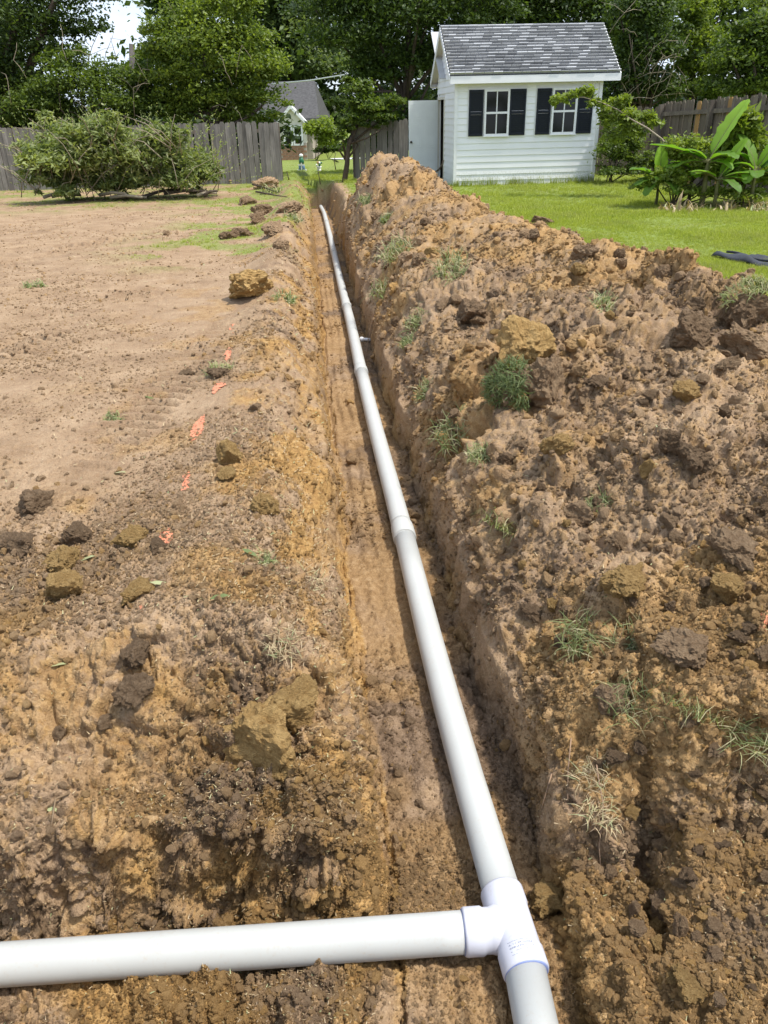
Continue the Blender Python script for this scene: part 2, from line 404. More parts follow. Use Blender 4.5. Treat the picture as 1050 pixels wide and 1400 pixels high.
Y0, Y1, NR, NCc = .86, 33., 900, 800
yy = [Y0]
def step(Y):
    h = 1.65; d = (Y*Y+h*h)/(h*846)*1.09
    if 1.33 < Y < 1.6: d *= .35
    return d
while yy[-1] < Y1: yy.append(yy[-1]+step(yy[-1]))
near = list(np.linspace(-14, -.2, 18))+list(np.linspace(0, .82, 22))
farr = list(34+np.cumsum(np.linspace(1, 26, 26)))
rows = np.array(near+yy+farr); NR = len(rows)
side_out = np.array([1.5, 4, 9, 20, 50, 110, 260.])
GX = np.zeros((NR, NCc)); 
for i, Y in enumerate(rows):
    Ye = max(Y, .5); d = .888*Ye+.46*1.75
    a, b = -.575*d-.02*Ye, .575*d+.02*Ye
    if Y < .86: a, b = -1.2, 1.4
    xs = np.linspace(a, b, 1600); z, *_ = macro(xs, np.full_like(xs, Y))
    dens = np.minimum(np.hypot(np.gradient(xs), np.gradient(z)*.62), np.gradient(xs)*7)
    cum = np.concatenate([[0], np.cumsum((dens[1:]+dens[:-1])*.5)])
    X = np.interp(np.linspace(0, cum[-1], NCc-2*len(side_out)), cum, xs)
    GX[i] = np.concatenate([a-side_out[::-1], X, b+side_out])
# keep columns from jumping between rows
k = np.array([1, 2, 3, 2, 1.])/9
pad = np.pad(GX, ((2, 2), (0, 0)), 'edge'); GX = sum(k[j]*pad[j:j+NR] for j in range(5))
GY = np.repeat(rows[:, None], NCc, 1)
GZ, GS, GSIDE, GM = macro(GX, GY)
# macro normals
P = np.stack([GX, GY, GZ], -1)
du = np.gradient(P, axis=1); dv = np.gradient(P, axis=0)
N = np.cross(du, dv); N /= np.linalg.norm(N, axis=-1, keepdims=True)+1e-12
# soften normals so that lumps do not fan out
for _ in range(3):
    N = (N+np.roll(N, 1, 0)+np.roll(N, -1, 0)+np.roll(N, 1, 1)+np.roll(N, -1, 1)); N /= np.linalg.norm(N, axis=-1, keepdims=True)
F_ = P.reshape(-1, 3); Nf = N.reshape(-1, 3)
s_, y_, x_, z_, side_ = GS.ravel(), GY.ravel(), GX.ravel(), GZ.ravel(), GSIDE.ravel()
sc_ = np.interp(y_, CRY, CRS); zc_ = np.interp(y_, CRY, CRZ)-gz(y_)
heap_end = sc_+.45+zc_*.75
wob = .22*n2(x_, y_, 1.1, 61)+.12*n2(x_, y_, 4, 62)
m_heap = sm(.15, .28, s_)*sm(heap_end+.12, heap_end-.12, s_+wob)*sm(CRe+2.2, CRe+1.2, y_)
m_tr = np.clip(side_, 0, 1)
m_low = sm(1.62, 1.45, y_)*sm(.1, .2, s_)
m_left = sm(-.1, -.3, s_)*(1-m_tr)
m_lip = np.clip(m_left*np.exp(-((s_+.60)/.24)**2)*1.25, 0, 1)
m_rub = m_left*np.clip(sm(2.3, 1.6, y_)+sm(3.6, 2.2, y_+.5*n2(x_, y_, 2, 71))*sm(-.75, -1.35, s_+.25*n2(x_, y_, 2.2, 72)), 0, 1)
m_lawn = np.clip(1-m_heap-m_tr-m_low, 0, 1)*sm(.55, .75, s_)
beyond = sm(23.9, 25.2, y_+.3*wob)
grass_left = m_left*np.clip(sm(8.6, 10.5, y_+1.2*wob)*sm(-3.4, -1.5, s_+1.5*wob)*(1-sm(-.75, -.45, s_))+sm(15.5, 19, y_+3*wob)*.8, 0, 1)*.85
yard_bare = m_left*sm(20.5, 16, y_)*(1-grass_left)
m_green = np.clip(m_lawn+beyond*sm(-9, -4, -np.abs(s_))*1+beyond*.9+grass_left*sm(.2, .75, .5+.9*n2(x_, y_, 2.4, 73)+.3*n2(x_, y_, 9, 74)), 0, 1)
m_green = np.clip(m_green, 0, 1)*(1-m_heap)*(1-m_tr)
rub_all = np.clip(m_heap+m_low+m_rub, 0, 1)
d_ = .888*np.maximum(y_, .5)+.75        # rough distance
inv = (y_ > .8) & (y_ < 34)
disp = np.zeros(len(F_), f32); lid = np.zeros(len(F_), f32)
idx = np.nonzero(inv)[0]; Q = F_[idx].astype(np.float64)
warp = np.stack([vnoise(Q*9, 81), vnoise(Q*9+5, 82), vnoise(Q*9+9, 83)], 1)*.035+np.stack([vnoise(Q*31, 84), vnoise(Q*31+5, 85), vnoise(Q*31+9, 86)], 1)*.011
W = Q+warp
A = lambda m_: m_[idx]
wallz = (np.abs(Nf[idx][:, 2]) < .8).astype(f32)
def addc(size, amp, k, fill=.6, maxd=99):
    sel = np.nonzero((amp > .02) & (d_[idx] < maxd))[0]
    if not len(sel): return
    h, r = clods(W[sel], size, k, fill)
    disp[idx[sel]] += (h*size*amp[sel]).astype(f32)
    lid[idx[sel]] = np.where(h > .12, r, lid[idx[sel]])
patchy = np.clip(.55+.9*fbm(Q, 1.3, 3, 90), .05, 1.3)
addc(.34, (A(m_heap)*.62+A(m_low)*.3+A(m_rub)*.25)*patchy, 101, .55)
addc(.15, (A(m_heap)*.62+A(m_low)*.42+A(m_rub)*.48)*patchy+A(m_lip)*.25*patchy+A(m_tr)*.22*wallz*patchy, 111, .6)
addc(.075, A(rub_all)*.55*patchy+A(m_lip)*.38+A(m_tr)*(.10+.3*wallz)*patchy+.10*A(m_left)*patchy**2, 121, .65, 16)
addc(.036, A(rub_all)*.62+A(m_lip)*.5+A(m_tr)*.42+.25*A(m_left)*patchy, 131, .7, 8)
addc(.018, A(rub_all)*.65+A(m_lip)*.6+A(m_tr)*.5+.4*A(m_left), 141, .7, 4.2)
fb = fbm(Q, 5, 5, 150); fh = fbm(Q, 28, 4, 160, .65)
rid = 1-np.abs(fbm(Q, 4.3, 4, 170))*2.2
disp[idx] += (fb*(.028*A(rub_all)+.012*A(m_lip)+A(m_tr)*(.012+.035*wallz)+.006)+fh*(.011*A(rub_all)+.010*A(m_lip)+.008*A(m_tr)+.0065)-.06*np.clip(rid-.66, 0, 1)*3*A(rub_all)*patchy).astype(f32)
# smooth gouges the bucket left along the trench walls and ridges of its teeth on the floor
wallm = m_tr[idx]*(np.abs(Nf[idx][:, 2]) < .75)
g1 = np.zeros((len(idx), 3)); g1[:, 0] = Q[:, 1]*.8; g1[:, 1] = Q[:, 2]*16
disp[idx] += (vnoise(g1, 180)*.012*wallm).astype(f32)
flm = m_tr[idx]*(np.abs(Nf[idx][:, 2]) > .75)
disp[idx] += (.012*np.sin((s_[idx]+.015*n1(y_[idx]*1.3, 181))*2*np.pi/.075)*flm*sm(-.02, -.06, s_[idx])*(.5+.5*n1(y_[idx]*1.9, 182))).astype(f32)
# tread marks of the digger on the yard
tread_shade = np.zeros(len(idx)); dsp = np.zeros(len(idx)); yb = yard_bare[idx]*(1-m_rub[idx])*(1-m_lip[idx])
for (x0, y0, x1, y1, wd, pitch) in ((-4.2, 2.0, -1.6, 9.0, .42, .085), (-1.55, 3.2, -1.15, 7.2, .38, .075), (-3.1, 1.6, -2.2, 10.5, .40, .085), (-6.5, 4, -3.0, 14.5, .45, .1), (-9, 8, -2, 13.0, .45, .1), (-2.4, 6, -3.4, 18, .42, .1)):
    pitch *= 1.45; tx, ty = x1-x0, y1-y0; L = math.hypot(tx, ty); tx /= L; ty /= L
    al = (Q[:, 0]-x0)*tx+(Q[:, 1]-y0)*ty; ac = -(Q[:, 0]-x0)*ty+(Q[:, 1]-y0)*tx+.06*np.sin(al*.9)
    mk = sm(wd*.55, wd*.4, np.abs(ac))*sm(-.2, 1.2, al)*sm(L+.3, L-.8, al)
    prof = np.sin(al/pitch*2*np.pi+.6*np.abs(ac)/wd*6+.8*vnoise(Q*2.3, 183))
    tread_shade = tread_shade+mk*np.clip(prof, -1, 1); dsp += mk*np.clip(.75+1.3*vnoise(Q*1.7, 184), 0, 1)*(.036*np.clip(prof, -.7, .7)-.012)
disp[idx] += (dsp*yb).astype(f32)
F2 = F_+Nf*disp[:, None]
# colour masks: which soil is where, plus tread light painted into dry
q0 = np.zeros(len(F_), f32); q1 = q0.copy(); q2_ = q0.copy()
on1 = fbm(Q, 1.5, 4, 201); on2 = fbm(Q, 6, 4, 211); on3 = fbm(Q, 2.6, 4, 221)
yq, sq, zq = y_[idx], s_[idx], F2[idx, 2]
depth_b = gz(yq)-zq
och = sm(.05, .4, on1*.9+on2*.45+.10)*A(rub_all)*.75
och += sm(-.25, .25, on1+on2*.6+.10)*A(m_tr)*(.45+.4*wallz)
och += sm(.0, .35, on3+on2*.6-.02)*A(m_lip)*.7+sm(.25, .5, on3+on2*.5)*A(m_left)*.45*sm(-2.6, -.9, sq)
och += A(m_heap)*sm(13.5, 17.5, yq+.8*on1)*sm(.2, 1.0, sq+.3*on2)*.9
och = np.where((lid[idx] > .62) & (och < .5), och+.35*A(np.clip(rub_all+m_lip, 0, 1)), och)
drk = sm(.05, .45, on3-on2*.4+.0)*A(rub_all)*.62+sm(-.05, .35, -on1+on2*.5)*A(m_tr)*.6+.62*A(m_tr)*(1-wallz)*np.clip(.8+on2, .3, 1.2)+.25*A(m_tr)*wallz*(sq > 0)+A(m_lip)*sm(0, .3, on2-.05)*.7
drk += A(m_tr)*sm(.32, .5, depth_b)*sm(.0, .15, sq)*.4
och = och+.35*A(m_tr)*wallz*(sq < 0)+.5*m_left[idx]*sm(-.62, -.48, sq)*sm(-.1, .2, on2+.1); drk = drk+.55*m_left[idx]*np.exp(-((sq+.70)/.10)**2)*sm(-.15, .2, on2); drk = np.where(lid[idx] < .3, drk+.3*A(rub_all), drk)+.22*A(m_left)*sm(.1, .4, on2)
dry = A(m_left)*(1-.8*A(m_rub))*np.clip(.78+.7*on3, 0, 1)+A(m_heap)*.35*sm(0, .3, on2)+A(m_lip)*.1+.28*tread_shade*yb  # tread term paints lit crests and darker troughs into the dry mask
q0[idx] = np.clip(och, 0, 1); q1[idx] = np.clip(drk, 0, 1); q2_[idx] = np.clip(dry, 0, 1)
outv = ~inv; q2_[outv] = .4*m_left[outv]
green = np.clip(m_green, 0, 1).astype(f32)
# paint-free terrain, cut into its named regions by face
ii = np.arange(NR-1)[:, None]*NCc+np.arange(NCc-1)[None, :]
FQ = np.stack([ii, ii+1, ii+NCc+1, ii+NCc], -1).reshape(-1, 4)
reg = np.zeros(len(F_), np.int8)
reg[m_tr > .25] = 1
reg[(m_heap > .5) | (m_low > .5)] = 2
reg[(m_green > .5) & (s_ > .2)] = 3
reg[(y_ > 24.6)] = 4
fr = reg[FQ[:, 0]]
for k_, nm in ((0, 'bare_soil_yard'), (1, 'pipe_trench'), (2, 'spoil_heap'), (3, 'lawn'), (4, 'neighbouring_lawn')):
    fs = FQ[fr == k_]; used, invx = np.unique(fs, return_inverse=True)
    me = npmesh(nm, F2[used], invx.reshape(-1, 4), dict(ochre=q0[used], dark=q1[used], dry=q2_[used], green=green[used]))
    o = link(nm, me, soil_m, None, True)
    tag(o, {0: 'tan bare soil yard with tread marks left of the trench', 1: 'narrow trench of ochre clay holding the white pipe', 2: 'long heap of brown and ochre clods right of the trench', 3: 'bright green mown lawn around the white shed', 4: 'sunlit lawn beyond the gap in the fence'}[k_], kind='structure')
# coarse copy for placing things
ri = np.unique(np.concatenate([np.arange(0, NR, 2), [NR-1]])); ci = np.unique(np.concatenate([np.arange(0, NCc, 2), [NCc-1]]))
CV = F2.reshape(NR, NCc, 3)[np.ix_(ri, ci)]; nr, nc = len(ri), len(ci)
jj = (np.arange(nr-1)[:, None]*nc+np.arange(nc-1)[None, :]).reshape(-1)
CFc = np.stack([jj, jj+1, jj+nc+1, jj+nc], -1)
BVH = BVHTree.FromPolygons(CV.reshape(-1, 3).tolist(), CFc.tolist())
def hit(x, y):
    v = Vector(ray(x, y)).normalized(); h = BVH.ray_cast(Vector((0, 0, CAMH)), v)
    if h[0] is None:
        p = onG(x, y); return Vector(p), Vector((0, 0, 1))
    n = h[1] if h[1].z > 0 else -h[1]
    return h[0], n
def drop(x, y):
    h = BVH.ray_cast(Vector((x, y, 5)), Vector((0, 0, -1)))
    return h[0].z if h[0] is not None else gz1(y)
def dist(p): return float((np.array(p)-[0, 0, CAMH])@CF)

# ------------------------------------------------------------------ loose crumbs (nobody could count them)
tmpl = bpy.data.collections.new('crumb_shapes')
def clod_mesh(name, seed, sub=2, rough=.10, cuts=9, flat=.8):
    bm = bmesh.new(); bmesh.ops.create_icosphere(bm, subdivisions=sub, radius=1.)
    V = np.array([v.co[:] for v in bm.verts]); rg = np.random.default_rng(seed)
    V *= [1+.25*rg.uniform(-1, 1), 1+.25*rg.uniform(-1, 1), flat]
    for _ in range(cuts):
        n = rg.normal(size=3); n /= np.linalg.norm(n); d = rg.uniform(.45, .85)
        e = V@n-d; V -= np.clip(e, 0, None)[:, None]*n*.9
    rr = fbm(V+seed*7.1, 1.6, 4, seed, .6)[:, None]; V *= 1+rough*2.2*rr
    if sub > 3:
        V = V*(1+rough*.9*fbm(V+seed*3.3, 6.5, 4, seed+5, .65)[:, None]+(clods(V+seed, .55, seed+7, .8)[0]*.30+clods(V+seed, .24, seed+9, .8)[0]*.16+clods(V+seed, .11, seed+11, .8)[0]*.08)[:, None])
    for v, c in zip(bm.verts, V): v.co = c
    me = bpy.data.meshes.new(name); bm.to_mesh(me); bm.free(); return me
for k_ in range(10):
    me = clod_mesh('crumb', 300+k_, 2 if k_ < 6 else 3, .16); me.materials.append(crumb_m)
    tmpl.objects.link(bpy.data.objects.new('crumb', me))
def scatter_gn(name, V, rot, scl, attrs, coll, label, kind='stuff'):
    me = bpy.data.meshes.new(name); me.vertices.add(len(V)); me.vertices.foreach_set('co', np.ascontiguousarray(V, f32).ravel())
    a = me.attributes.new('rot', 'FLOAT_VECTOR', 'POINT'); a.data.foreach_set('vector', np.ascontiguousarray(rot, f32).ravel())
    a = me.attributes.new('scl', 'FLOAT_VECTOR', 'POINT'); a.data.foreach_set('vector', np.ascontiguousarray(scl, f32).ravel())
    for n, v in attrs.items():
        a = me.attributes.new(n, 'FLOAT', 'POINT'); a.data.foreach_set('value', np.ascontiguousarray(v, f32))
    o = link(name, me); mod = o.modifiers.new('scatter', 'NODES')
    g = bpy.data.node_groups.new(name, 'GeometryNodeTree'); mod.node_group = g
    g.interface.new_socket('Geometry', in_out='INPUT', socket_type='NodeSocketGeometry'); g.interface.new_socket('Geometry', in_out='OUTPUT', socket_type='NodeSocketGeometry')
    gi = g.nodes.new('NodeGroupInput'); go = g.nodes.new('NodeGroupOutput')
    ci_ = g.nodes.new('GeometryNodeCollectionInfo'); ci_.inputs['Collection'].default_value = coll; ci_.inputs['Separate Children'].default_value = True; ci_.inputs['Reset Children'].default_value = True
    ip = g.nodes.new('GeometryNodeInstanceOnPoints'); ip.inputs['Pick Instance'].default_value = True
    rv = g.nodes.new('FunctionNodeRandomValue'); rv.data_type = 'INT'
    for s_i in rv.inputs:
        if s_i.type == 'INT' and s_i.name == 'Min': s_i.default_value = 0
        if s_i.type == 'INT' and s_i.name == 'Max': s_i.default_value = len(coll.objects)-1
    ar = g.nodes.new('GeometryNodeInputNamedAttribute'); ar.data_type = 'FLOAT_VECTOR'; ar.inputs['Name'].default_value = 'rot'
    as_ = g.nodes.new('GeometryNodeInputNamedAttribute'); as_.data_type = 'FLOAT_VECTOR'; as_.inputs['Name'].default_value = 'scl'
    g.links.new(gi.outputs[0], ip.inputs['Points']); g.links.new(ci_.outputs[0], ip.inputs['Instance'])
    g.links.new([q for q in rv.outputs if q.type == 'INT'][0], ip.inputs['Instance Index'])
    g.links.new(ar.outputs[0], ip.inputs['Rotation']); g.links.new(as_.outputs[0], ip.inputs['Scale'])
    g.links.new(ip.outputs[0], go.inputs[0])
    return tag(o, label, kind=kind)
pw = (rub_all*1.0+m_lip*.8+m_tr*.55+.55*m_left*np.clip(1.2-.12*np.abs(s_+.6), .5, 1))*(1-.9*m_green)*inv*np.where(np.abs(s_) < .055, 0, 1)
pw = pw*np.clip(.25+1.3*vnoise(F_*2.1, 240)+.5, .05, 2)
pw /= pw.sum(); NCR = 220000
pick = R.choice(len(F_), NCR, replace=True, p=pw)
dd = d_[pick]; spx = (.95+.35*rub_all[pick])*(R.random(NCR)+1e-5)**(-.36); spx = np.minimum(spx, 10)
rad = np.clip(spx*dd/769*.62, .0025, .042)
rad = np.where(m_left[pick] > .5, np.minimum(rad, .02), rad)
pos_ = F2[pick]+Nf[pick]*(rad*.15)[:, None]+R.normal(size=(NCR, 3))*[.004, .004, 0]*dd[:, None]*.3
lum = R.random(NCR)
scatter_gn('soil_crumbs', pos_, R.random((NCR, 3))*6.28, rad[:, None]*R.uniform(.7, 1.25, (NCR, 3)),
           dict(ochre=np.clip(q0[pick]*.85+np.where(lum > .88, .5, 0), 0, 1), dark=np.clip(q1[pick]*.8+np.where(lum < .08, .3, 0), 0, 1), dry=np.clip(q2_[pick]+np.where((lum > .4) & (lum < .6), .45, .15)*(1-.8*m_tr[pick]), 0, 1), green=np.zeros(NCR)),
           tmpl, 'loose crumbs of clay and topsoil strewn over the digging')

tm2 = bpy.data.collections.new('chunk_shapes')
for k_ in range(8):
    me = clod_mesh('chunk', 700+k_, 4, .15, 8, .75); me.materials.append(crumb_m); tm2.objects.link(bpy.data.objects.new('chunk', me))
pw = (m_heap*1.0+m_low*.55+m_rub*.6+m_lip*.42+m_tr*.12)*(1-.9*m_green)*inv*np.where(np.abs(s_) < .075, 0, 1)
pw = pw*np.clip(.5+1.6*vnoise(F_*1.7, 241), .06, 2)
pw /= pw.sum(); NCH = 15000
pick = R.choice(len(F_), NCH, replace=True, p=pw); dd = d_[pick]; spx = np.minimum(3.2*(R.random(NCH)+1e-4)**(-.33), 15)
rad = np.clip(spx*dd/769*.5, .006, .075)
rad = np.where(m_heap[pick] < .4, np.minimum(rad, .032), rad)
pos_ = F2[pick]+Nf[pick]*(rad*.12)[:, None]; lum = R.random(NCH)
scatter_gn('broken_soil', pos_, R.random((NCH, 3))*6.28, rad[:, None]*R.uniform(.65, 1.3, (NCH, 3)),
           dict(ochre=np.clip(q0[pick]*.9+np.where(lum > .86, .5, 0), 0, 1), dark=np.clip(q1[pick]*.85+np.where(lum < .12, .4, 0), 0, 1), dry=np.clip(q2_[pick]+np.where((lum > .4) & (lum < .65), .5, .1), 0, 1), green=np.zeros(NCH)),
           tm2, 'broken lumps of soil too many to count covering the heap')

# ------------------------------------------------------------------ single clods
clod_lib = [clod_mesh('soil_clod', 500+k_, 5, .17, 8, .8) for k_ in range(6)]
def clod_mat(name, o_, d__, y__):
    if name in MATS: return MATS[name]
    s = NB(name); p = s.obj()
    ns = s.noise(2.2, 5, p, .6); n2_ = s.noise(9, 5, p, .7); n3 = s.noise(40, 3, p, .7)
    base = {'ochre': ((.37, .225, .08), (.60, .40, .165)), 'brown': ((.27, .175, .098), (.46, .32, .19)), 'dark': ((.17, .108, .06), (.34, .235, .14))}[o_]
    c = s.ramp(ns, [(.3, base[0]), (.7, base[1])]); c = s.mix(s.ramp(n2_, [(.3, .6), (.55, 0)]), c, tuple(q*.75 for q in base[0])); c = s.mix(s.ramp(n3, [(.6, 0), (.8, .5)]), c, (.5, .38, .26))
    return s.fin(c, .95, .15, s.math('ADD', n2_, s.math('MULTIPLY', n3, .4)), .03)
for q in ('ochre', 'brown', 'dark'): clod_mat('clod_'+q, q, 0, 0)
clod_var = {}
def clod(px, py, wpx, hpx, kind, label, k_=None, sink=.25, group=None):
    p, n = hit(px, py+hpx*.28); d = dist(p); r = wpx/2*d/FPX; rh = hpx/2*d/FPX
    k_ = rnd.randrange(6) if k_ is None else k_
    key = (k_, kind)
    if key not in clod_var:
        me = clod_lib[k_].copy(); me.materials.clear(); me.materials.append(MATS['clod_'+kind]); clod_var[key] = me
    o = bpy.data.objects.new('soil_clod', clod_var[key]); COL.objects.link(o)
    sink = max(sink, .28) if px != 345 and px != 915 else sink
    o.location = p+Vector((0, 0, rh*(.75-sink))); o.scale = (r*1.08, r*rnd.uniform(.8, 1.05), rh*1.15); o.rotation_euler = (rnd.uniform(-.3, .3), rnd.uniform(-.3, .3), rnd.uniform(0, 6.28))
    return tag(o, label, 'clod', group)
clod(345, 392, 62, 40, 'ochre', 'squared block of ochre clay with flat top standing alone on the yard', 1, .0)
clod(362, 1005, 125, 105, 'ochre', 'largest ochre chunk breaking off the left trench lip', 2, .3)
clod(405, 960, 80, 70, 'ochre', 'crumbly ochre lump behind the large chunk on the left lip', 3, .35)
clod(715, 468, 100, 70, 'ochre', 'broad ochre boulder of clay in the middle of the heap', 4, .3)
clod(640, 428, 42, 36, 'dark', 'cracked dark clod left of the broad ochre boulder', 0, .1)
clod(700, 545, 30, 24, 'ochre', 'small ochre clod just under the green sod clump', 1, .2)
clod(940, 885, 76, 46, 'brown', 'rounded brown clod near the grassy lip with a crack beneath', 0, .2)
clod(945, 622, 40, 40, 'dark', 'grey brown clod standing upright on the right of the heap', 5, .1)
clod(915, 605, 36, 34, 'dark', 'dark clod leaning against the upright one on the heap', 2, .1)
clod(990, 800, 50, 40, 'ochre', 'ochre clod at the right edge above the orange mark', 3, .2)
clod(1000, 745, 60, 44, 'brown', 'brown clod at the right edge over a deep hollow', 1, .2)
clod(835, 950, 60, 44, 'brown', 'brown clod below the rounded one beside the green blades', 4, .3)
clod(860, 790, 56, 44, 'ochre', 'ochre lump halfway up the near heap face', 5, .3)
clod(790, 700, 48, 30, 'brown', 'low brown clod on the left slope of the heap', 2, .3)
clod(760, 608, 40, 30, 'ochre', 'ochre clod below and left of the dark sod side', 0, .2)
clod(935, 535, 40, 34, 'ochre', 'pale ochre clod under the ragged grass sod at the right', 3, .2)
clod(905, 372, 26, 24, 'brown', 'small clod perched on the pointed peak of the heap skyline', 4, .15)
clod(800, 345, 36, 26, 'brown', 'small clod on the heap skyline left of the pointed one', 1, .2)
clod(940, 452, 70, 52, 'dark', 'split dark clod just below the ragged grass sod', 2, .2)
clod(1020, 470, 60, 44, 'brown', 'brown slab of soil leaning under the sod at the right edge', 5, .2)
clod(90, 800, 66, 50, 'ochre', 'ochre capped clod over a dark hollow at the lower left', 3, .15)
clod(92, 764, 50, 36, 'ochre', 'ochre clod just above the capped one at the left', 0, .15)
clod(22, 742, 56, 36, 'dark', 'dark clod at the left edge of the picture', 5, .1)
clod(48, 686, 60, 34, 'dark', 'flat dark clod at the upper end of the left rubble', 2, .1)
clod(106, 728, 44, 32, 'dark', 'dark clod with a pale ochre cap near the left rubble', 4, .1)
clod(182, 733, 38, 34, 'ochre', 'ochre clod left of the nearest full orange mark', 1, .1)
clod(214, 745, 24, 18, 'dark', 'small dark clod touching the nearest full orange mark', 0, .1)
clod(185, 806, 42, 36, 'ochre', 'pale ochre clod alone below the orange marks', 5, .1)
clod(313, 620, 40, 34, 'ochre', 'yellow ochre clod between the orange marks and the lip', 2, .1)
clod(310, 648, 30, 18, 'ochre', 'flat yellow crumb clod right under the yellow ochre one', 3, .1)
clod(364, 690, 46, 38, 'ochre', 'ochre clod with dark underside beside the left lip', 4, .1)
clod(188, 888, 48, 34, 'dark', 'round matted clod of topsoil left of the lip', 1, .2)
clod(185, 938, 50, 34, 'dark', 'second matted topsoil clod below the round one', 0, .2)
clod(82, 1000, 26, 24, 'brown', 'greyish clod left of the pale flat pebble at lower left', 5, .1)
clod(145, 985, 26, 18, 'brown', 'pale flat pebble of clay at lower left', 2, .1)
clod(740, 303, 34, 14, 'dark', 'dark scrap of soil lying alone on the lawn', 3, .1)
clod(906, 1232, 36, 34, 'dark', 'grey purple clod on the low bench at the right', 1, .1)
clod(928, 1262, 26, 40, 'brown', 'oval clod right of the grey purple clod on the bench', 4, .1)
clod(900, 1262, 28, 28, 'ochre', 'round clod just below the grey purple one', 0, .1)
clod(868, 1245, 22, 28, 'brown', 'narrow clod left of the grey purple one', 2, .1)
clod(940, 1338, 40, 26, 'ochre', 'angular yellow clod near the lower right corner', 5, .1)
clod(916, 1336, 20, 18, 'ochre', 'small yellow clod touching the angular yellow one', 3, .1)
clod(750, 1222, 50, 40, 'ochre', 'smooth ochre lump right of the tee fitting', 1, .4)
clod(745, 520, 60, 74, 'brown', 'rooty brown clod forming the right side of the green sod', 2, .4)
for (a, b, w_, l) in ((330, 318, 26, 'grassy dark clod at the near end of the berm by the trench'), (352, 300, 30, 'dark clod behind the nearest berm clod'), (378, 312, 28, 'brown clod on the berm closest to the trench'), (312, 322, 22, 'small dark clod at the yard side of the berm'), (385, 335, 26, 'brown clod between the berm and the ochre block'), (362, 288, 28, 'dark clod high on the berm'), (395, 285, 30, 'flat brown clod on top of the berm'), (335, 275, 26, 'dark clod at the grass edge of the berm'), (318, 243, 40, 'pale root clump standing by the old fence'), (360, 252, 34, 'brown clod near the end post of the old fence'), (228, 320, 14, 'tiny clod on the bare yard near the grass'), (297, 508, 26, 'dark clump between two orange marks'), (255, 510, 18, 'small dark clod left of the matted clump')):
    clod(a, b, w_, w_*.62, 'dark' if 'dark' in l else 'brown', l, None, .1)
grp = 'loose clods lying on the heap'
cnt = 0; kinds_ = []
while cnt < 110:
    px, py = rnd.uniform(480, 1050), rnd.uniform(300, 1380); p, n = hit(px, py); s__ = p.x-float(cx(p.y))
    if s__ < .3 or dist(p) > 14 or s__ > float(np.interp(p.y, CRY, CRS))+.3: continue
    kinds_.append(rnd.choice(['ochre', 'brown', 'brown', 'dark', 'dark'])); wp = rnd.uniform(11, 26)*(1 if p.y > 1.6 else 1.1)
    clod(px, py, wp, wp*rnd.uniform(.6, .95), kinds_[-1], None, None, .15, grp)
    o_k = kinds_[-1]; o = COL.objects[-1]; o['label'] = {'ochre': 'fist sized yellow ochre clod, one of many loose on the heap', 'brown': 'fist sized light brown clod, one of many loose on the heap', 'dark': 'fist sized grey brown clod, one of many loose on the heap'}[o_k]; o['group'] = grp+' ('+o_k+')'; cnt += 1

# ------------------------------------------------------------------ grass
def blades(n, spread, h, wdt, rg, lean=.35, droop=.5, seg=2, flat=False):
    """n curved blades; returns V, F(quads), tint per face"""
    V = []; Fs = []; T = []
    for _ in range(n):
        a = rg.uniform(0, 6.28); r = spread*math.sqrt(rg.uniform()); b = np.array([r*math.cos(a), r*math.sin(a), -.01*h])
        az = rg.uniform(0, 6.28); ln = h*rg.uniform(.5, 1.15); le = rg.uniform(0, lean)+(.9 if flat else 0); w_ = wdt*rg.uniform(.6, 1.2)
        dx = np.array([math.cos(az), math.sin(az), 0]); sx = np.array([-math.sin(az), math.cos(az), 0]); o = len(V); tt = rg.uniform()
        p = b.copy(); ang = le
        for j in range(seg+1):
            ww = w_*(1-j/seg*.85); V.append(p-sx*ww/2); V.append(p+sx*ww/2)
            p = p+(dx*math.sin(ang)+np.array([0, 0, 1])*math.cos(ang))*ln/seg; ang += droop*rg.uniform(.4, 1.3)
        for j in range(seg): Fs.append((o+2*j, o+2*j+1, o+2*j+3, o+2*j+2)); T.append(tt)
    return np.array(V), np.array(Fs), np.array(T)
rg = np.random.default_rng(5)
gcol = bpy.data.collections.new('grass_shapes')
for k_ in range(5):
    V, Fs, T = blades(16, .045, .055, .006, rg, .5, .5)
    me = npmesh('lawn_tuft', V, Fs, None, dict(tint=T*.9)); me.materials.append(grass_m); gcol.objects.link(bpy.data.objects.new('lawn_tuft', me))
lawnw = m_lawn*(y_ > 2)*(y_ < 24.5)*(x_ < 12)*(d_ > 0)
gw = (lawnw*1.0+grass_left*.4*(m_green > .35)*(x_ > -12)+m_green*beyond*1.2*(np.abs(x_) < 9)*(y_ < 34))
gw = gw*(np.arange(len(gw)) % NCc > 8)*(np.arange(len(gw)) % NCc < NCc-9)
gw /= gw.sum(); NG = 46000
pk = R.choice(len(F_), NG, p=gw); off = R.normal(size=(NG, 3))*[.02, .02, 0]*d_[pk][:, None]*.25
hs = np.clip(.75+.5*vnoise(F_[pk]*1.1, 250), .4, 1.4)*np.where(s_[pk] < 0, .7, 1)
hs = hs*np.clip(.75+d_[pk]*.035, .8, 1.6)
scatter_gn('lawn_grass', F2[pk]+off, np.stack([np.zeros(NG), np.zeros(NG), R.random(NG)*6.28], 1), hs[:, None]*R.uniform(.8, 1.2, (NG, 3)), {}, gcol, 'short green grass blades of the mown lawn')

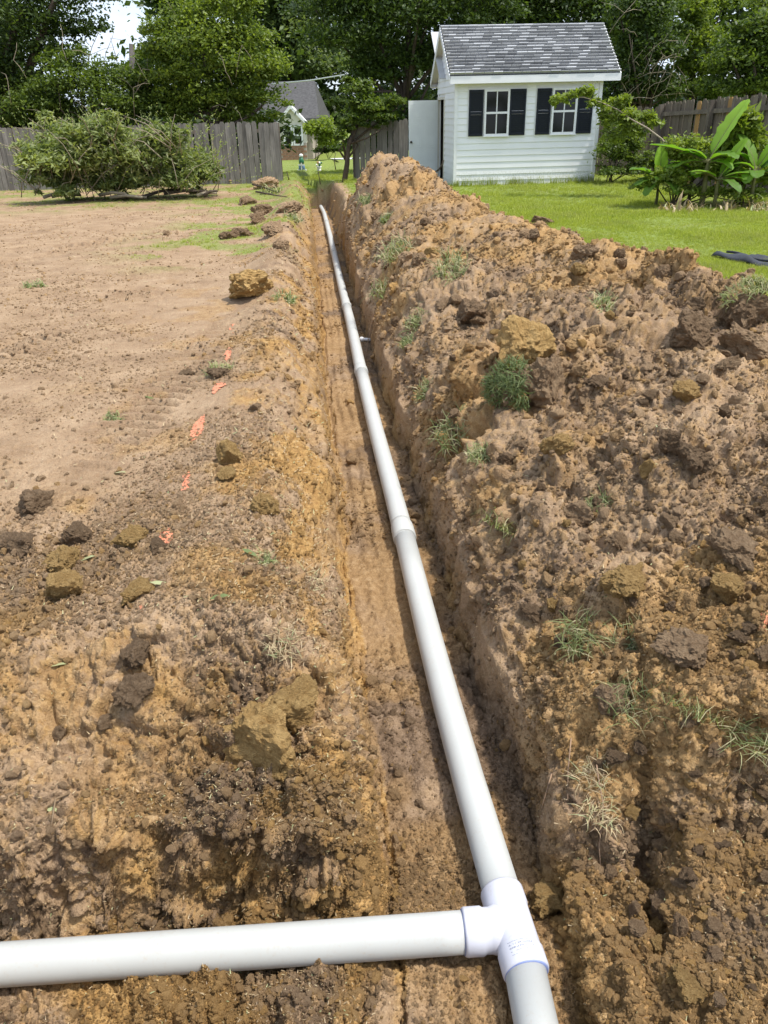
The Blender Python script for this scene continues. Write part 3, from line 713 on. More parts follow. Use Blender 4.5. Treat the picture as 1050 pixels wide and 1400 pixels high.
def tuft(px, py, wpx, label, n=46, hm=1., group='grass tufts torn up with the soil', nrm=None, droop=.9, matname=tuft_m):
    p, nn_ = hit(px, py); d = dist(p); r = wpx/2*d/FPX
    V, Fs, T = blades(int(n*3.2), r*.85, r*1.1*hm, max(.0018, .0014*d), rg, 1.25, droop, 3)
    T = np.where((T*97) % 1 < .38, .8+.2*T, T*.8); me = npmesh('grass_tuft', V, Fs, None, dict(tint=T)); o = link('grass_tuft', me, matname); o.location = p
    nv = (nn_*.6+Vector((0, -.25, .6))).normalized() if nrm is None else Vector(nrm).normalized()
    o.rotation_euler = nv.to_track_quat('Z', 'Y').to_euler()
    return tag(o, label, 'grass tuft', group)
for a in ((620, 590, 66, 'broad tuft hanging at the trench lip left of the green sod'), (585, 535, 40, 'tuft on the lip above the broad hanging one'), (655, 622, 40, 'small tuft below the broad hanging one'), (690, 725, 74, 'tuft on the left slope of the heap below the sod'), (820, 690, 50, 'thin green tuft halfway across the heap'), (620, 370, 60, 'dark green tuft on the heap left of its crest'), (545, 345, 56, 'long dark tuft on the upper heap near the trench'), (525, 395, 46, 'pale tuft near the lip high up the trench'), (570, 440, 44, 'tuft at the lip below the pale one'), (505, 275, 30, 'small green tuft on the far heap'), (530, 300, 26, 'green tuft just below the small far one'), (795, 870, 70, 'green blades sprouting from the near lip left of the rounded clod'), (870, 885, 80, 'long bright blades beside the rounded clod'), (870, 960, 100, 'large matted tuft at the overhanging lip'), (950, 975, 110, 'largest tuft with pale blades hanging over the hollow at the right'), (1030, 1000, 90, 'bright tuft at the right edge over the hollow'), (820, 1110, 60, 'small tuft with thin roots on the low bench'), (560, 470, 30, 'short tuft on the lip beside the white cap'), (830, 420, 46, 'olive tuft lying on the upper right of the heap'), (400, 300, 30, 'pale tuft on the berm beside the far trench'), (155, 575, 30, 'single green tuft on the bare yard'), (300, 508, 44, 'dark matted tuft between two orange marks'), (47, 392, 30, 'dark stubby tuft alone on the far bare yard'), (390, 410, 34, 'green weed at the right foot of the ochre block'), (372, 265, 40, 'pale tuft by the end of the old fence'), (810, 1060, 60, 'thin roots and blades dangling below the lip'), (360, 770, 36, 'sparse green blades on the left lip'), (425, 800, 60, 'thin dry tuft on the left lip above the dark hollow'), (390, 880, 60, 'grey roots hanging over the dark hollow of the left lip')):
    dry_ = any(q in a[3] for q in ('pale', 'dry', 'roots', 'matted', 'stubby'))
    tuft(*a, n=34 if dry_ else 44, hm=.9 if dry_ else 1., matname=straw_m if ('roots' in a[3] or 'dry' in a[3]) else tuft_m)
# the two big pieces of turf
def sod(px, py, wpx, hpx, label, facing, mat2):
    p, n = hit(px, py); d = dist(p); r = wpx/2*d/FPX; rh = hpx/2*d/FPX
    e = empty('sod_clump', p+Vector((0, .02, rh*.35)), label, 'sod clump')
    me = clod_lib[1].copy(); me.materials.clear(); me.materials.append(MATS['clod_dark']); b = link('soil_core', me, None, e); b.scale = (r*.95, r*.7, rh*.95)
    V_, F__, T_ = [], [], []; fz_ = Vector(facing).normalized(); o = 0
    for _ in range(60):
        dr = (fz_+Vector(rg.normal(size=3)*.6)).normalized(); c_ = Vector((dr.x*r*.95, dr.y*r*.72, dr.z*rh*.95))
        V, Fs, T = blades(16, r*.25, r*.5, .0013*d+.001, rg, .6, .9, 3)
        M = (dr+Vector((0, 0, .2))).to_track_quat('Z', 'Y').to_matrix(); V = V@np.array(M).T+np.array(c_)
        V_.append(V); F__.append(Fs+o); T_.append(T*mat2 if mat2 < 1 else T*.45+.55); o += len(V)
    me = npmesh('turf_grass', np.concatenate(V_), np.concatenate(F__), None, dict(tint=np.concatenate(T_))); g = link('turf_grass', me, tuft_m, e); g['kind'] = 'stuff'
    return e
sod(703, 545, 74, 76, 'thick dark green sod clump lying on its side in the middle of the heap', (-.6, -.9, .35), .55)
sod(1022, 440, 80, 76, 'ragged sod with pale grass on top and dark roots at the right edge', (.3, .2, 1), 1.)

# dry straws and leaf scraps, uncountable
NS = 7000
sw = (m_left*(.25+m_lip*1.5)+m_heap*.22+m_low*.15)*inv*(y_ < 14)*(1-.8*m_green); sw /= sw.sum(); pk = R.choice(len(F_), NS, p=sw)
L = R.uniform(1.5, 6, NS)*d_[pk]/769; L = np.clip(L, .006, .07); az = R.random(NS)*6.28; ww = np.clip(.55*d_[pk]/769, .0006, .006)
B = F2[pk]+Nf[pk]*.004*(1+d_[pk][:, None]*.5)
dx = np.stack([np.cos(az), np.sin(az), R.uniform(-.1, .45, NS)], 1)*L[:, None]; sx = np.stack([-np.sin(az), np.cos(az), np.zeros(NS)], 1)*ww[:, None]
V = np.stack([B-sx, B+sx, B+dx*.6+sx*.8+[0, 0, .001], B+dx+sx*.1], 1)
V = V.reshape(-1, 3); me = npmesh('dry_straws', V, np.arange(NS*4).reshape(-1, 4), None, dict(tint=R.random(NS)))
tag(link('dry_straws', me, straw_m), 'dry straws and root hairs littering the disturbed soil', kind='stuff')

# pale fallen leaves on the yard
for a in ((165, 648, 'pair of pale leaves beyond the left rubble'), (120, 765, 'pale oval leaf beside the ochre clods at the left'), (80, 912, 'long pale leaf near the lower left rubble'), (340, 758, 'green leaf curled on the left lip'), (300, 818, 'long green leaf flat on the soil below the lip tuft'), (220, 800, 'pale green leaf right of the pale ochre clod'), (205, 545, 'green scrap of leaves in the middle of the yard'), (75, 1108, 'pale forked root scrap on the lower left slope')):
    p, n = hit(a[0], a[1]); d = dist(p); e = .013*d**.5*1.6
    V = [(-e, 0, 0), (-.4*e, -.3*e, .004), (.5*e, -.25*e, .006), (e, 0, .002), (.5*e, .25*e, .006), (-.4*e, .3*e, .004)]
    me = bpy.data.meshes.new('fallen_leaf'); me.from_pydata(V, [], [(0, 1, 5), (1, 2, 4, 5), (2, 3, 4)])
    at = me.attributes.new('tint', 'FLOAT', 'FACE'); at.data.foreach_set('value', [.95 if 'pale' in a[2] else .4]*3)
    o = link('fallen_leaf', me, straw_m if 'pale' in a[2] else tuft_m); o.location = p+n*.006; o.rotation_euler = (rnd.uniform(-.3, .3), rnd.uniform(-.3, .3), rnd.uniform(-.6, .9)); tag(o, a[2], 'leaf')

# ------------------------------------------------------------------ orange spray paint marks on the soil
def hlookup(X, Y):
    z = np.array([drop(a, b) for a, b in zip(X.ravel(), Y.ravel())]); return z.reshape(X.shape)
def paint(px, py, wpx, hpx, slant, label, seed, dens=.0):
    q0_, _ = hit(px-slant, py+hpx/2); q1_, _ = hit(px+slant, py-hpx/2); p = (q0_+q1_)/2; ax = (q1_-q0_)/2; d = dist(p); a = wpx*d/FPX/2
    nn_ = 60; u, v = np.meshgrid(np.linspace(-1, 1, nn_), np.linspace(-1, 1, nn_))
    X = p.x+u*a*1.6+v*ax.x*1.3; Y = p.y+v*ax.y*1.3; Z = hlookup(X, Y)+.0025+.0005*d
    Pq = np.stack([X/a*1.3, Y/ax.length*1.6, np.zeros_like(X)], -1).reshape(-1, 3)
    e = .75-(u.ravel()*1.25)**2-(v.ravel()*1.1)**2+1.1*fbm(Pq+seed, 1.5, 4, seed, .75)+.45*vnoise(np.stack([X, Y, X*0], -1).reshape(-1, 3)*900/d/3, seed+3)+dens-.12
    kk = (np.arange(nn_-1)[:, None]*nn_+np.arange(nn_-1)[None, :]).ravel(); fs = np.stack([kk, kk+1, kk+nn_+1, kk+nn_], 1)
    fs = fs[e[kk] > .28]
    if len(fs) < 4: return
    us, iv = np.unique(fs, return_inverse=True); V = np.stack([X, Y, Z], -1).reshape(-1, 3)[us]
    o = link('paint_mark', npmesh('paint_mark', V, iv.reshape(-1, 4)), paint_m, None, True); tag(o, label, 'paint mark', 'orange spray paint marks on the soil')
paint(319, 446, 9, 16, 1, 'faint farthest orange paint dash right below the ochre block', 3)
paint(311, 486, 13, 22, 1, 'scattered orange paint dash just above the dark matted tuft', 5, -.1)
paint(298, 530, 16, 16, 5, 'orange paint dash just below the dark matted tuft', 7, .15)
paint(270, 587, 14, 30, 5, 'solid slanting orange paint dash, the boldest of the row', 9, .3)
paint(254, 660, 12, 32, 1, 'broken orange paint dash left of the yellow ochre clod', 12, -.1)
paint(227, 735, 15, 26, 0, 'orange paint dash next to a small dark clod', 14, .1)
paint(193, 832, 9, 12, 0, 'very faint nearest orange paint trace', 16, -.15)
paint(1045, 850, 12, 26, 0, 'orange paint spot at the right edge of the heap', 18, .1)

# ------------------------------------------------------------------ the drain pipe
PR = .0535
pipe = empty('drain_pipe', (float(cx(TEE_Y)), TEE_Y, float(pz(TEE_Y))-PR), 'long white plastic drain pipe with tee branch lying in the trench', 'pipe')
org = Vector(pipe.location)
def pc(Y): return Vector((float(cx(Y)), Y, float(pz(Y))))-org
def ptube(name, Ys, rad, mat, n=40, rads=None):
    return tubes(name, [([pc(Y) for Y in Ys], rads if rads is not None else rad)], mat, pipe, n)
def Yof(y): return float(np.interp(-y, [-q[1] for q in pipe_px], PP[:, 1]))
joints = [Yof(q) for q in (738, 512, 424, 352, 306)]
ends = [TEE_Y+.10]+joints+[24.0]
for a, b in zip(ends[:-1], ends[1:]):
    Ys = list(np.linspace(a-.01, b+.01, max(6, int((b-a)*3))))
    ptube('pipe_section', Ys, PR, pvc_m)
for j in joints:   # belled sockets: the far pipe's end swells over the near one
    bl = .13; Ys = [j-.0, j+.001, j+.006, j+bl*.75, j+bl, j+bl+.03]
    ptube('pipe_socket', Ys, None, pvc_m, 40, [PR+.001, PR+.0055, PR+.007, PR+.007, PR+.005, PR+.0005])
# near section beyond the tee towards the viewer
ptube('pipe_section', list(np.linspace(-3, TEE_Y-.10, 12)), PR, pvc_m)
# tee
ty = TEE_Y; TR = PR+.0045
tdir = (pc(ty+.05)-pc(ty-.05)).normalized(); bdir = Vector((-1, -.045, 0)).normalized(); c0 = pc(ty)
def cyl(name, prof, base, dr, mat, par, n=48):
    o = tubes(name, [([base+dr*t for t, r in prof], [r for t, r in prof])], mat, par, n); return o
tee = cyl('tee_fitting', [(-.125, PR+.001), (-.124, TR+.001), (-.118, TR+.003), (-.07, TR+.003), (-.063, TR), (.055, TR), (.062, TR+.003), (.108, TR+.003), (.114, TR+.001), (.115, PR+.001)], c0, tdir, tee_m, pipe)
cyl('branch_socket', [(.02, TR-.004), (.045, TR+.004), (.062, TR-.001), (.078, TR-.001), (.085, TR+.003), (.128, TR+.003), (.134, TR+.001), (.135, PR+.001)], c0, bdir, tee_m, tee)
cyl('primer_ring', [(-.1275, PR+.0008), (-.1262, PR+.003), (-.1253, PR+.0035), (-.1245, PR+.004)], c0, tdir, blue_m, tee)
cyl('primer_ring', [(.1152, PR+.001), (.1155, PR+.003), (.1162, PR+.003), (.1165, PR+.001)], c0, tdir, blue_m, tee)
cyl('primer_ring', [(.1352, PR+.001), (.1355, PR+.003), (.1362, PR+.003), (.1365, PR+.001)], c0, bdir, blue_m, tee)
# faint printed marks on the tee, rows of tiny strokes on its barrel
up = Vector((0, 0, 1)); sdv = tdir.cross(up).normalized(); un = sdv.cross(tdir).normalized()
V = []; Fs = []
for rw in range(5):
    t = -.070-.0085*rw
    for cI in range(30):
        if rnd.random() < .22: continue
        a0 = math.radians(-38+cI*2.1+rw*1.); a1 = a0+math.radians(rnd.uniform(.7, 1.7)); h_ = rnd.uniform(.0012, .0042) if rw in (1, 2) else rnd.uniform(.001, .002)
        o = len(V); rr = TR+.0034
        for (aa, tt) in ((a0, t), (a1, t), (a1, t+h_), (a0, t+h_)): V.append(c0+tdir*tt+(sdv*math.sin(aa)+un*math.cos(aa))*rr)
        Fs.append((o, o+1, o+2, o+3))
me = bpy.data.meshes.new('printed_marks'); me.from_pydata([tuple(v) for v in V], [], Fs); link('printed_marks', me, ink_m, tee)
br0 = c0+bdir*.13
tubes('branch_pipe', [([br0-bdir*.02]+[c0+bdir*q+Vector((0, 0, -.004*q)) for q in np.linspace(.2, 3.6, 12)], PR)], pvc_m, pipe, 40)
# cap poking from the wall and a root beside it
p, n = hit(496, 466)
bm = bmesh.new(); bmesh.ops.create_uvsphere(bm, u_segments=18, v_segments=12, radius=.028)
me = bpy.data.meshes.new('white_cap'); bm.to_mesh(me); bm.free(); cap = link('white_cap', me, trim_m, None, True); cap.location = p+Vector((-.01, -.02, .02)); cap.scale = (1, .8, 1)
tag(cap, 'small round white cap beside the pipe against the trench wall', 'cap')
tubes('stub', [([(0, 0, 0), (.05, .01, -.004), (.1, .02, -.01)], .017)], trim_m, cap, 12)
def rootline(pts, rad, label, mat=root_m, name='root', cat='root'):
    W_ = []
    for (x, y, dz) in pts:
        p, n = hit(x, y); W_.append(p+n*.006+Vector((0, 0, dz)))
    b = W_[0].copy(); o = tubes(name, [([q-b for q in W_], [rad*(1-.6*i/len(W_)) for i in range(len(W_))])], mat, None, 6); o.location = b
    return tag(o, label, cat)
rootline([(512, 432, .02), (508, 452, .03), (503, 472, .03), (500, 492, .02)], .005, 'thin pale root hanging down the wall beside the white cap')
rootline([(497, 405, .02), (488, 412, .03), (480, 416, .03)], .005, 'short root poking across the trench beyond the white cap')
rootline([(816, 1040, 0), (818, 1070, .02), (822, 1110, .02), (820, 1160, .01), (819, 1190, .0)], .0022, 'long thin root hanging on the low bench')
rootline([(756, 1060, 0), (748, 1090, .01), (742, 1110, .01)], .002, 'thin curved root on the trench wall right of the pipe')
rootline([(95, 1085, 0), (80, 1100, .02), (76, 1120, .02), (68, 1140, .0)], .0035, 'pale bent root on the lower left slope', straw_m)
rootline([(1030, 1080, 0), (1005, 1068, .02), (985, 1085, .01)], .0025, 'pale blade like root at the right edge of the hollow', straw_m)
rootline([(840, 1172, 0), (850, 1180, .01), (872, 1176, .01), (880, 1190, 0)], .002, 'fine curled root on the low bench')
rootline([(780, 1010, 0), (778, 1060, .015), (775, 1100, .01)], .002, 'fine root dangling from the near lip')

# ------------------------------------------------------------------ shed
A0 = onG(620, 255); B0 = onG(820, 251.5)
ang = math.radians(4.5); ux = Vector((math.cos(ang), math.sin(ang), 0)); SW = (B0[0]-A0[0])/math.cos(ang); SD = 2.75; EH = 2.56; RH = .98; OV = .22
shed = empty('garden_shed', (A0[0], A0[1], A0[2]-.03), 'small white garden shed with grey shingle roof and open side door', 'shed', rz=ang)
zb = .0
def prism(name, poly, thick, mat, parent, axis='y', loc=(0, 0, 0)):
    """poly in (a, z); extruded along axis"""
    n = len(poly); V = []
    for t in (0, thick):
        for a, z in poly: V.append((a, t, z) if axis == 'y' else (t, a, z))
    Fs = [tuple(range(n)), tuple(range(2*n-1, n-1, -1))]+[(i, i+n, (i+1) % n+n, (i+1) % n) for i in range(n)]
    me = bpy.data.meshes.new(name); me.from_pydata(V, [], Fs); o = link(name, me, mat, parent); o.location = loc; return o
wy = .03
# wall carcasses (behind the boards)
front = boxobj('front_wall', (SW/2, .06, EH/2), (SW-.02, .04, EH), trim_m, shed)
boxobj('back_wall', (SW/2, SD-.06, EH/2), (SW-.02, .04, EH), trim_m, shed)
prism('right_wall', [(.0, 0), (SD, 0), (SD, EH), (SD/2, EH+RH-.05), (0, EH)], .04, trim_m, shed, 'x', (SW-.06, 0, 0))
# windows: positions from the photograph
def wx(x): return (x-620)/200*SW
wz0, wz1 = EH*(252-184)/150, EH*(252-125)/150
wins = [(wx(660), wx(694)), (wx(752.5), wx(787))]
shut = [(wx(639), wx(658.5)), (wx(695), wx(716.5)), (wx(731.5), wx(751)), (wx(788.5), wx(809))]
lo, hi = shut[0][0]-.05, shut[-1][1]+.05
# siding on the front: overlapping courses, split round each window unit
bh = EH/18.
units = [(shut[0][0]-.03, shut[1][1]+.03), (shut[2][0]-.03, shut[3][1]+.03)]
def board(x0, x1, z, y0, par, mat=vinyl):
    V = [(x0, y0, z+bh+.006), (x0, y0-.016, z+.004), (x0, y0-.014, z), (x0, y0+.006, z), (x0, y0+.006, z+bh+.006)]
    V += [(x1, a, b) for _, a, b in V]
    Fs = [(0, 5, 6, 1), (1, 6, 7, 2), (2, 7, 8, 3), (3, 8, 9, 4), (4, 9, 5, 0), (0, 1, 2, 3, 4), (9, 8, 7, 6, 5)]
    me = bpy.data.meshes.new('siding_board'); me.from_pydata(V, [], Fs); o = link('siding_board', me, mat, par); o.location = -par.location; return o
for i in range(18):
    z = i*bh+.001
    if wz0-.04 < z+bh*.5 < wz1+.05:
        for a, b in ((.07, units[0][0]), (units[0][1], units[1][0]), (units[1][1], SW-.07)): board(a, b, z, .035, front)
    else: board(.07, SW-.07, z, .035, front)
for a, b in units:       # flat panel behind each window unit
    boxobj('window_surround', ((a+b)/2-SW/2, .03-.06, (wz0+wz1)/2-EH/2), (b-a-.004, .02, wz1-wz0+.1), trim_m, front)
for x in (.03, SW-.03): boxobj('corner_trim', (x, .02, EH/2), (.08, .06, EH), trim_m, shed)
boxobj('corner_trim', (.008, .05, EH/2), (.03, .08, EH), trim_m, shed)
for a, b in wins:
    c_ = (a+b)/2; wd = b-a; hg = wz1-wz0
    wo_ = empty('window', (c_, .0, (wz0+wz1)/2)); wo_.parent = shed
    t = .045
    bm = bmesh.new()
    for s__ in (-1, 1): box(bm, (s__*(wd/2-t/2), -.004, 0), (t, .05, hg))
    for s__ in (-1, 1): box(bm, (0, -.002, s__*(hg/2-t/2)), (wd-2*t, .046, t))
    box(bm, (0, -.0, 0), (wd-2*t, .04, .045))
    me = bpy.data.meshes.new('frame'); bm.to_mesh(me); bm.free(); link('frame', me, trim_m, wo_)
    for zc in (-hg/4+.006, hg/4-.006):
        boxobj('glazing_bar', (0, .003, zc), (.022, .03, hg/2-t-.03), trim_m, wo_)
        for xs in (-1, 1): boxobj('pane', (xs*(wd/4-t/4+.002), .012, zc), (wd/2-t/2-.03, .006, hg/2-t-.016), glass_m, wo_)
    boxobj('sill', (0, -.02, -hg/2-.012), (wd+.04, .05, .022), trim_m, wo_)
for a, b in shut:
    sh = empty('shutter', ((a+b)/2, -.0, (wz0+wz1)/2)); sh.parent = shed; wd = b-a; hg = wz1-wz0
    bm = bmesh.new()
    for s__ in (-1, 1): box(bm, (s__*(wd/2-.02), 0, 0), (.04, .035, hg))
    for z in (-hg/2+.03, 0, hg/2-.03): box(bm, (0, .001, z), (wd-.08, .033, .06))
    me = bpy.data.meshes.new('shutter_frame'); bm.to_mesh(me); bm.free(); link('shutter_frame', me, shutter_m, sh)
    nl = 20; lm = None
    for i in range(nl):
        z = -hg/2+.06+(hg-.12)*(i+.5)/nl
        if abs(z) < .03: continue
        rot = Matrix.Rotation(.22, 3, 'X')
        if lm is None:
            o = boxobj('louvre', (0, .004, z), (wd-.078, .006, .052), shutter_m, sh, rot); lm = o.data
        else: o = link('louvre', lm, None, sh); o.location = (0, .004, z)
# left gable: siding, with an opening at its rear part
dy0, dy1, dh = SD*.56, SD*.93, 2.0
def gl(z): # gable half-width limits at height z
    if z < EH: return 0., SD
    f = (z-EH)/RH; return SD/2*f, SD-SD/2*f
def gboard(y0, y1, z, zt, par):
    a0, a1 = max(y0, gl(z)[0]), min(y1, gl(z)[1]); b0, b1 = max(y0, gl(zt)[0]), min(y1, gl(zt)[1])
    if a1-a0 < .03: return
    if b1 < b0: b0 = b1 = (a0+a1)/2
    V = [(-.016, a0, z), (-.016, a1, z), (0, b1, zt), (0, b0, zt), (.02, a0, z), (.02, a1, z), (.02, b1, zt), (.02, b0, zt)]
    me = bpy.data.meshes.new('siding_board'); me.from_pydata(V, [], [(0, 1, 2, 3), (7, 6, 5, 4), (0, 4, 5, 1), (1, 5, 6, 2), (2, 6, 7, 3), (3, 7, 4, 0)]); link('siding_board', me, vinyl, par).location = (-.024, 0, 0)
gab = prism('left_wall', [(.0, 0), (dy0, 0), (dy0, dh), (dy1, dh), (dy1, 0), (SD, 0), (SD, EH), (SD/2, EH+RH-.05), (0, EH)], .03, trim_m, shed, 'x', (.024, 0, 0))
i = 0; z = 0.
while z < EH+RH-.1:
    zt = z+bh
    if z < dh: gboard(.06, dy0-.06, z, zt, gab); gboard(dy1+.06, SD-.03, z, zt, gab)
    else: gboard(.06 if z < EH else 0, SD, z, zt, gab)
    z += bh
for y in (dy0-.03, dy1+.03): boxobj('door_jamb', (.0, y, dh/2), (.06, .06, dh), cream_m, shed)
boxobj('door_head', (.0, (dy0+dy1)/2, dh+.03), (.06, dy1-dy0+.12, .06), cream_m, shed)
boxobj('shed_floor', (SW/2, SD/2, .05), (SW-.15, SD-.15, .06), interior_shade_m, shed)
for c_, s__ in (((SW/2, SD/2, .09), (SW-.2, SD-.2, .01)), ((SW/2, .10, EH/2), (SW-.16, .02, EH-.1)), ((SW/2, SD-.10, EH/2), (SW-.16, .02, EH-.1)), ((SW-.08, SD/2, EH/2), (.02, SD-.24, EH-.1)), ((SW/2, SD/2, EH-.03), (SW-.16, SD-.24, .02))): boxobj('shade_lining', c_, s__, interior_shade_m, shed)  # dark panels added to paint the shade seen through the doorway
# open six panel door, swung out from the rear jamb
DW = .80
dr = empty('door', (-.03, dy1+.0, .06)); dr.parent = shed; dr.rotation_euler = (0, 0, math.radians(180+1))
bm = bmesh.new(); box(bm, (DW/2, 0, dh/2-.03), (DW, .03, dh-.06)); 
me = bpy.data.meshes.new('door_leaf'); bm.to_mesh(me); bm.free(); link('door_leaf', me, door_m, dr)
pan = None
for (zc, hgt) in ((.42, .60), (1.10, .58), (1.68, .34)):
    for xs in (.25, .75):
        e = empty('door_panel', (DW*xs, .0155, zc)); e.parent = dr
        bm = bmesh.new(); pw_, ph = DW*.32, hgt
        for s__ in (-1, 1):
            box(bm, (s__*pw_/2, 0, 0), (.016, .012, ph+.016)); box(bm, (0, 0, s__*ph/2), (pw_-.016, .012, .016))
        box(bm, (0, -.002, 0), (pw_-.07, .012, ph-.07))
        me = bpy.data.meshes.new('moulding'); bm.to_mesh(me); bm.free(); link('moulding', me, door_m, e)
bm = bmesh.new(); bmesh.ops.create_uvsphere(bm, u_segments=14, v_segments=10, radius=.034); me = bpy.data.meshes.new('door_knob'); bm.to_mesh(me); bm.free()
k_ = link('door_knob', me, metal_m, dr, True); k_.location = (DW-.06, .055, .93)
# roof
sl_len = math.hypot(SD/2+OV, RH*(1+OV/(SD/2))); pitch = math.atan2(RH, SD/2)
ex0, ex1 = -.17, SW+.34
roof = empty('roof', (0, 0, 0)); roof.parent = shed
ridge = Vector((0, SD/2, EH+RH+.05))
for sgn in (-1, 1):   # decks
    eave = Vector((0, SD/2+sgn*(SD/2+OV), EH+.05-RH*OV/(SD/2)))
    V = []
    for x in (ex0, ex1):
        V += [(x, ridge.y, ridge.z), (x, eave.y, eave.z), (x, eave.y, eave.z-.05), (x, ridge.y, ridge.z-.06)]
    me = bpy.data.meshes.new('roof_deck'); me.from_pydata(V, [], [(0, 1, 2, 3), (7, 6, 5, 4), (0, 4, 5, 1), (1, 5, 6, 2), (2, 6, 7, 3), (3, 7, 4, 0)]); link('roof_deck', me, underlay_m if True else None, roof)
    # rake boards on both gables
    for x in (ex0-.012, ex1+.002):
        V = []
        for xx in (x, x+.018):
            V += [(xx, ridge.y, ridge.z-.0), (xx, eave.y, eave.z-.0), (xx, eave.y, eave.z-.15), (xx, ridge.y, ridge.z-.17)]
        me = bpy.data.meshes.new('rake_board'); me.from_pydata(V, [], [(0, 1, 2, 3), (7, 6, 5, 4), (0, 4, 5, 1), (1, 5, 6, 2), (2, 6, 7, 3), (3, 7, 4, 0)]); link('rake_board', me, trim_m, roof)
    V = []
    for x in (ex0+.01, ex1-.002):   # soffit under the rake and the fascia of the eave
        V += [(x, eave.y+sgn*.015, eave.z+.0), (x, eave.y+sgn*.015, eave.z-.16), (x, eave.y-sgn*.005, eave.z-.16), (x, eave.y-sgn*.005, eave.z)]
    me = bpy.data.meshes.new('fascia'); me.from_pydata(V, [], [(0, 1, 2, 3), (7, 6, 5, 4), (0, 4, 5, 1), (1, 5, 6, 2), (2, 6, 7, 3), (3, 7, 4, 0)]); link('fascia', me, trim_m, roof)
    boxobj('soffit', ((ex0+ex1)/2, eave.y-sgn*(OV/2-.0), eave.z-.14), (ex1-ex0-.04, OV+.0, .012), cream_m, roof)
    V = []
    for (yy_, zz_) in ((ridge.y, ridge.z-.075), (eave.y, eave.z-.065)):
        V += [(ex0+.006, yy_, zz_), (-.005, yy_, zz_), (-.005, yy_, zz_-.01), (ex0+.006, yy_, zz_-.01)]
    me = bpy.data.meshes.new('rake_soffit'); me.from_pydata(V, [], [(0, 1, 5, 4), (1, 2, 6, 5), (2, 3, 7, 6), (3, 0, 4, 7)]); link('rake_soffit', me, cream_m, roof)
# shingles: one mesh shared, each tab an object on the front slope
NCo, NT = 16, 18; tw = (ex1-ex0)/NT; ch = sl_len/NCo
bm = bmesh.new(); box(bm, (0, 0, 0), (1, 1, 1)); sme = bpy.data.meshes.new('shingle'); bm.to_mesh(sme); bm.free(); sme.materials.append(shingle_m)
dirv = Vector((0, -(SD/2+OV), -(RH*(1+OV/(SD/2))))).normalized(); nv = Vector((0, -dirv.z*-1, 0)); nv = Vector((1, 0, 0)).cross(dirv).normalized(); nv = nv if nv.z > 0 else -nv
rotm = Matrix((Vector((1, 0, 0)), dirv, nv)).transposed().to_euler()
for r_ in range(NCo):
    xoff = (r_ % 2)*.5*tw+(r_ % 3)*.13*tw; cur = ex0
    edges = [ex0]+[e for e in [ex0+xoff+tw*i+rnd.uniform(-.12, .12)*tw for i in range(NT+1)] if ex0+.04 < e < ex1-.04]+[ex1]
    for a, b in zip(edges[:-1], edges[1:]):
        o = bpy.data.objects.new('shingle', sme); COL.objects.link(o); o.parent = roof
        thick = rnd.choice((.008, .010, .022)); c_ = ridge+dirv*(ch*(r_+.5)+.018)
        o.location = c_+nv*(.006+thick/2+.002*(r_ % 2))+Vector(((a+b)/2, 0, 0)); o.scale = (b-a-.010, ch+.012, thick); o.rotation_euler = rotm
for sgn in (1,):
    bm = bmesh.new(); box(bm, (0, 0, 0), (1, 1, 1)); me = bpy.data.meshes.new('rear_shingles'); bm.to_mesh(me); bm.free()
    o = link('rear_shingles', me, shingle_m, roof); d2 = Vector((0, -dirv.y, dirv.z)); n2_ = Vector((0, -nv.y, nv.z)); o.rotation_euler = Matrix((Vector((1, 0, 0)), -d2, n2_)).transposed().to_euler()
    o.location = ridge+d2*sl_len/2+n2_*.012+Vector(((ex0+ex1)/2, 0, 0)); o.scale = (ex1-ex0, sl_len, .014)
boxobj('ridge_cap', ((ex0+ex1)/2, ridge.y, ridge.z+.014), (ex1-ex0, .12, .018), shingle_m, roof)
# grass fringe under the shed wall
V_, F__, T_, o_ = [], [], [], 0
for i in range(150):
    t = rg.uniform(-.02, 1.03); V, Fs, T = blades(9, .06, rg.uniform(.08, .26), .009, rg, .3, .35, 2)
    V_.append(V+np.array([A0[0], A0[1], A0[2]])+np.array(ux)*SW*t+[0, -.06, 0]); F__.append(Fs+o_); T_.append(T*.6); o_ += len(V)
tag(link('wall_grass', npmesh('wall_grass', np.concatenate(V_), np.concatenate(F__), None, dict(tint=np.concatenate(T_))), grass_m), 'taller unmown grass along the foot of the shed wall', kind='stuff')
# bent stick leaning by the door
p1 = atY(572, 242, A0[1]+.6); 
tubes('bent_stick', [([Vector(atY(*q)) for q in ((582, 243, A0[1]+.3), (592, 237, A0[1]+.3), (600, 232, A0[1]+.28), (605, 224, A0[1]+.25), (606, 219, A0[1]+.25))], .022)], bark_m, None, 6)
tag(bpy.data.objects['bent_stick'], 'dark bent stick leaning at the open shed doorway', 'stick')

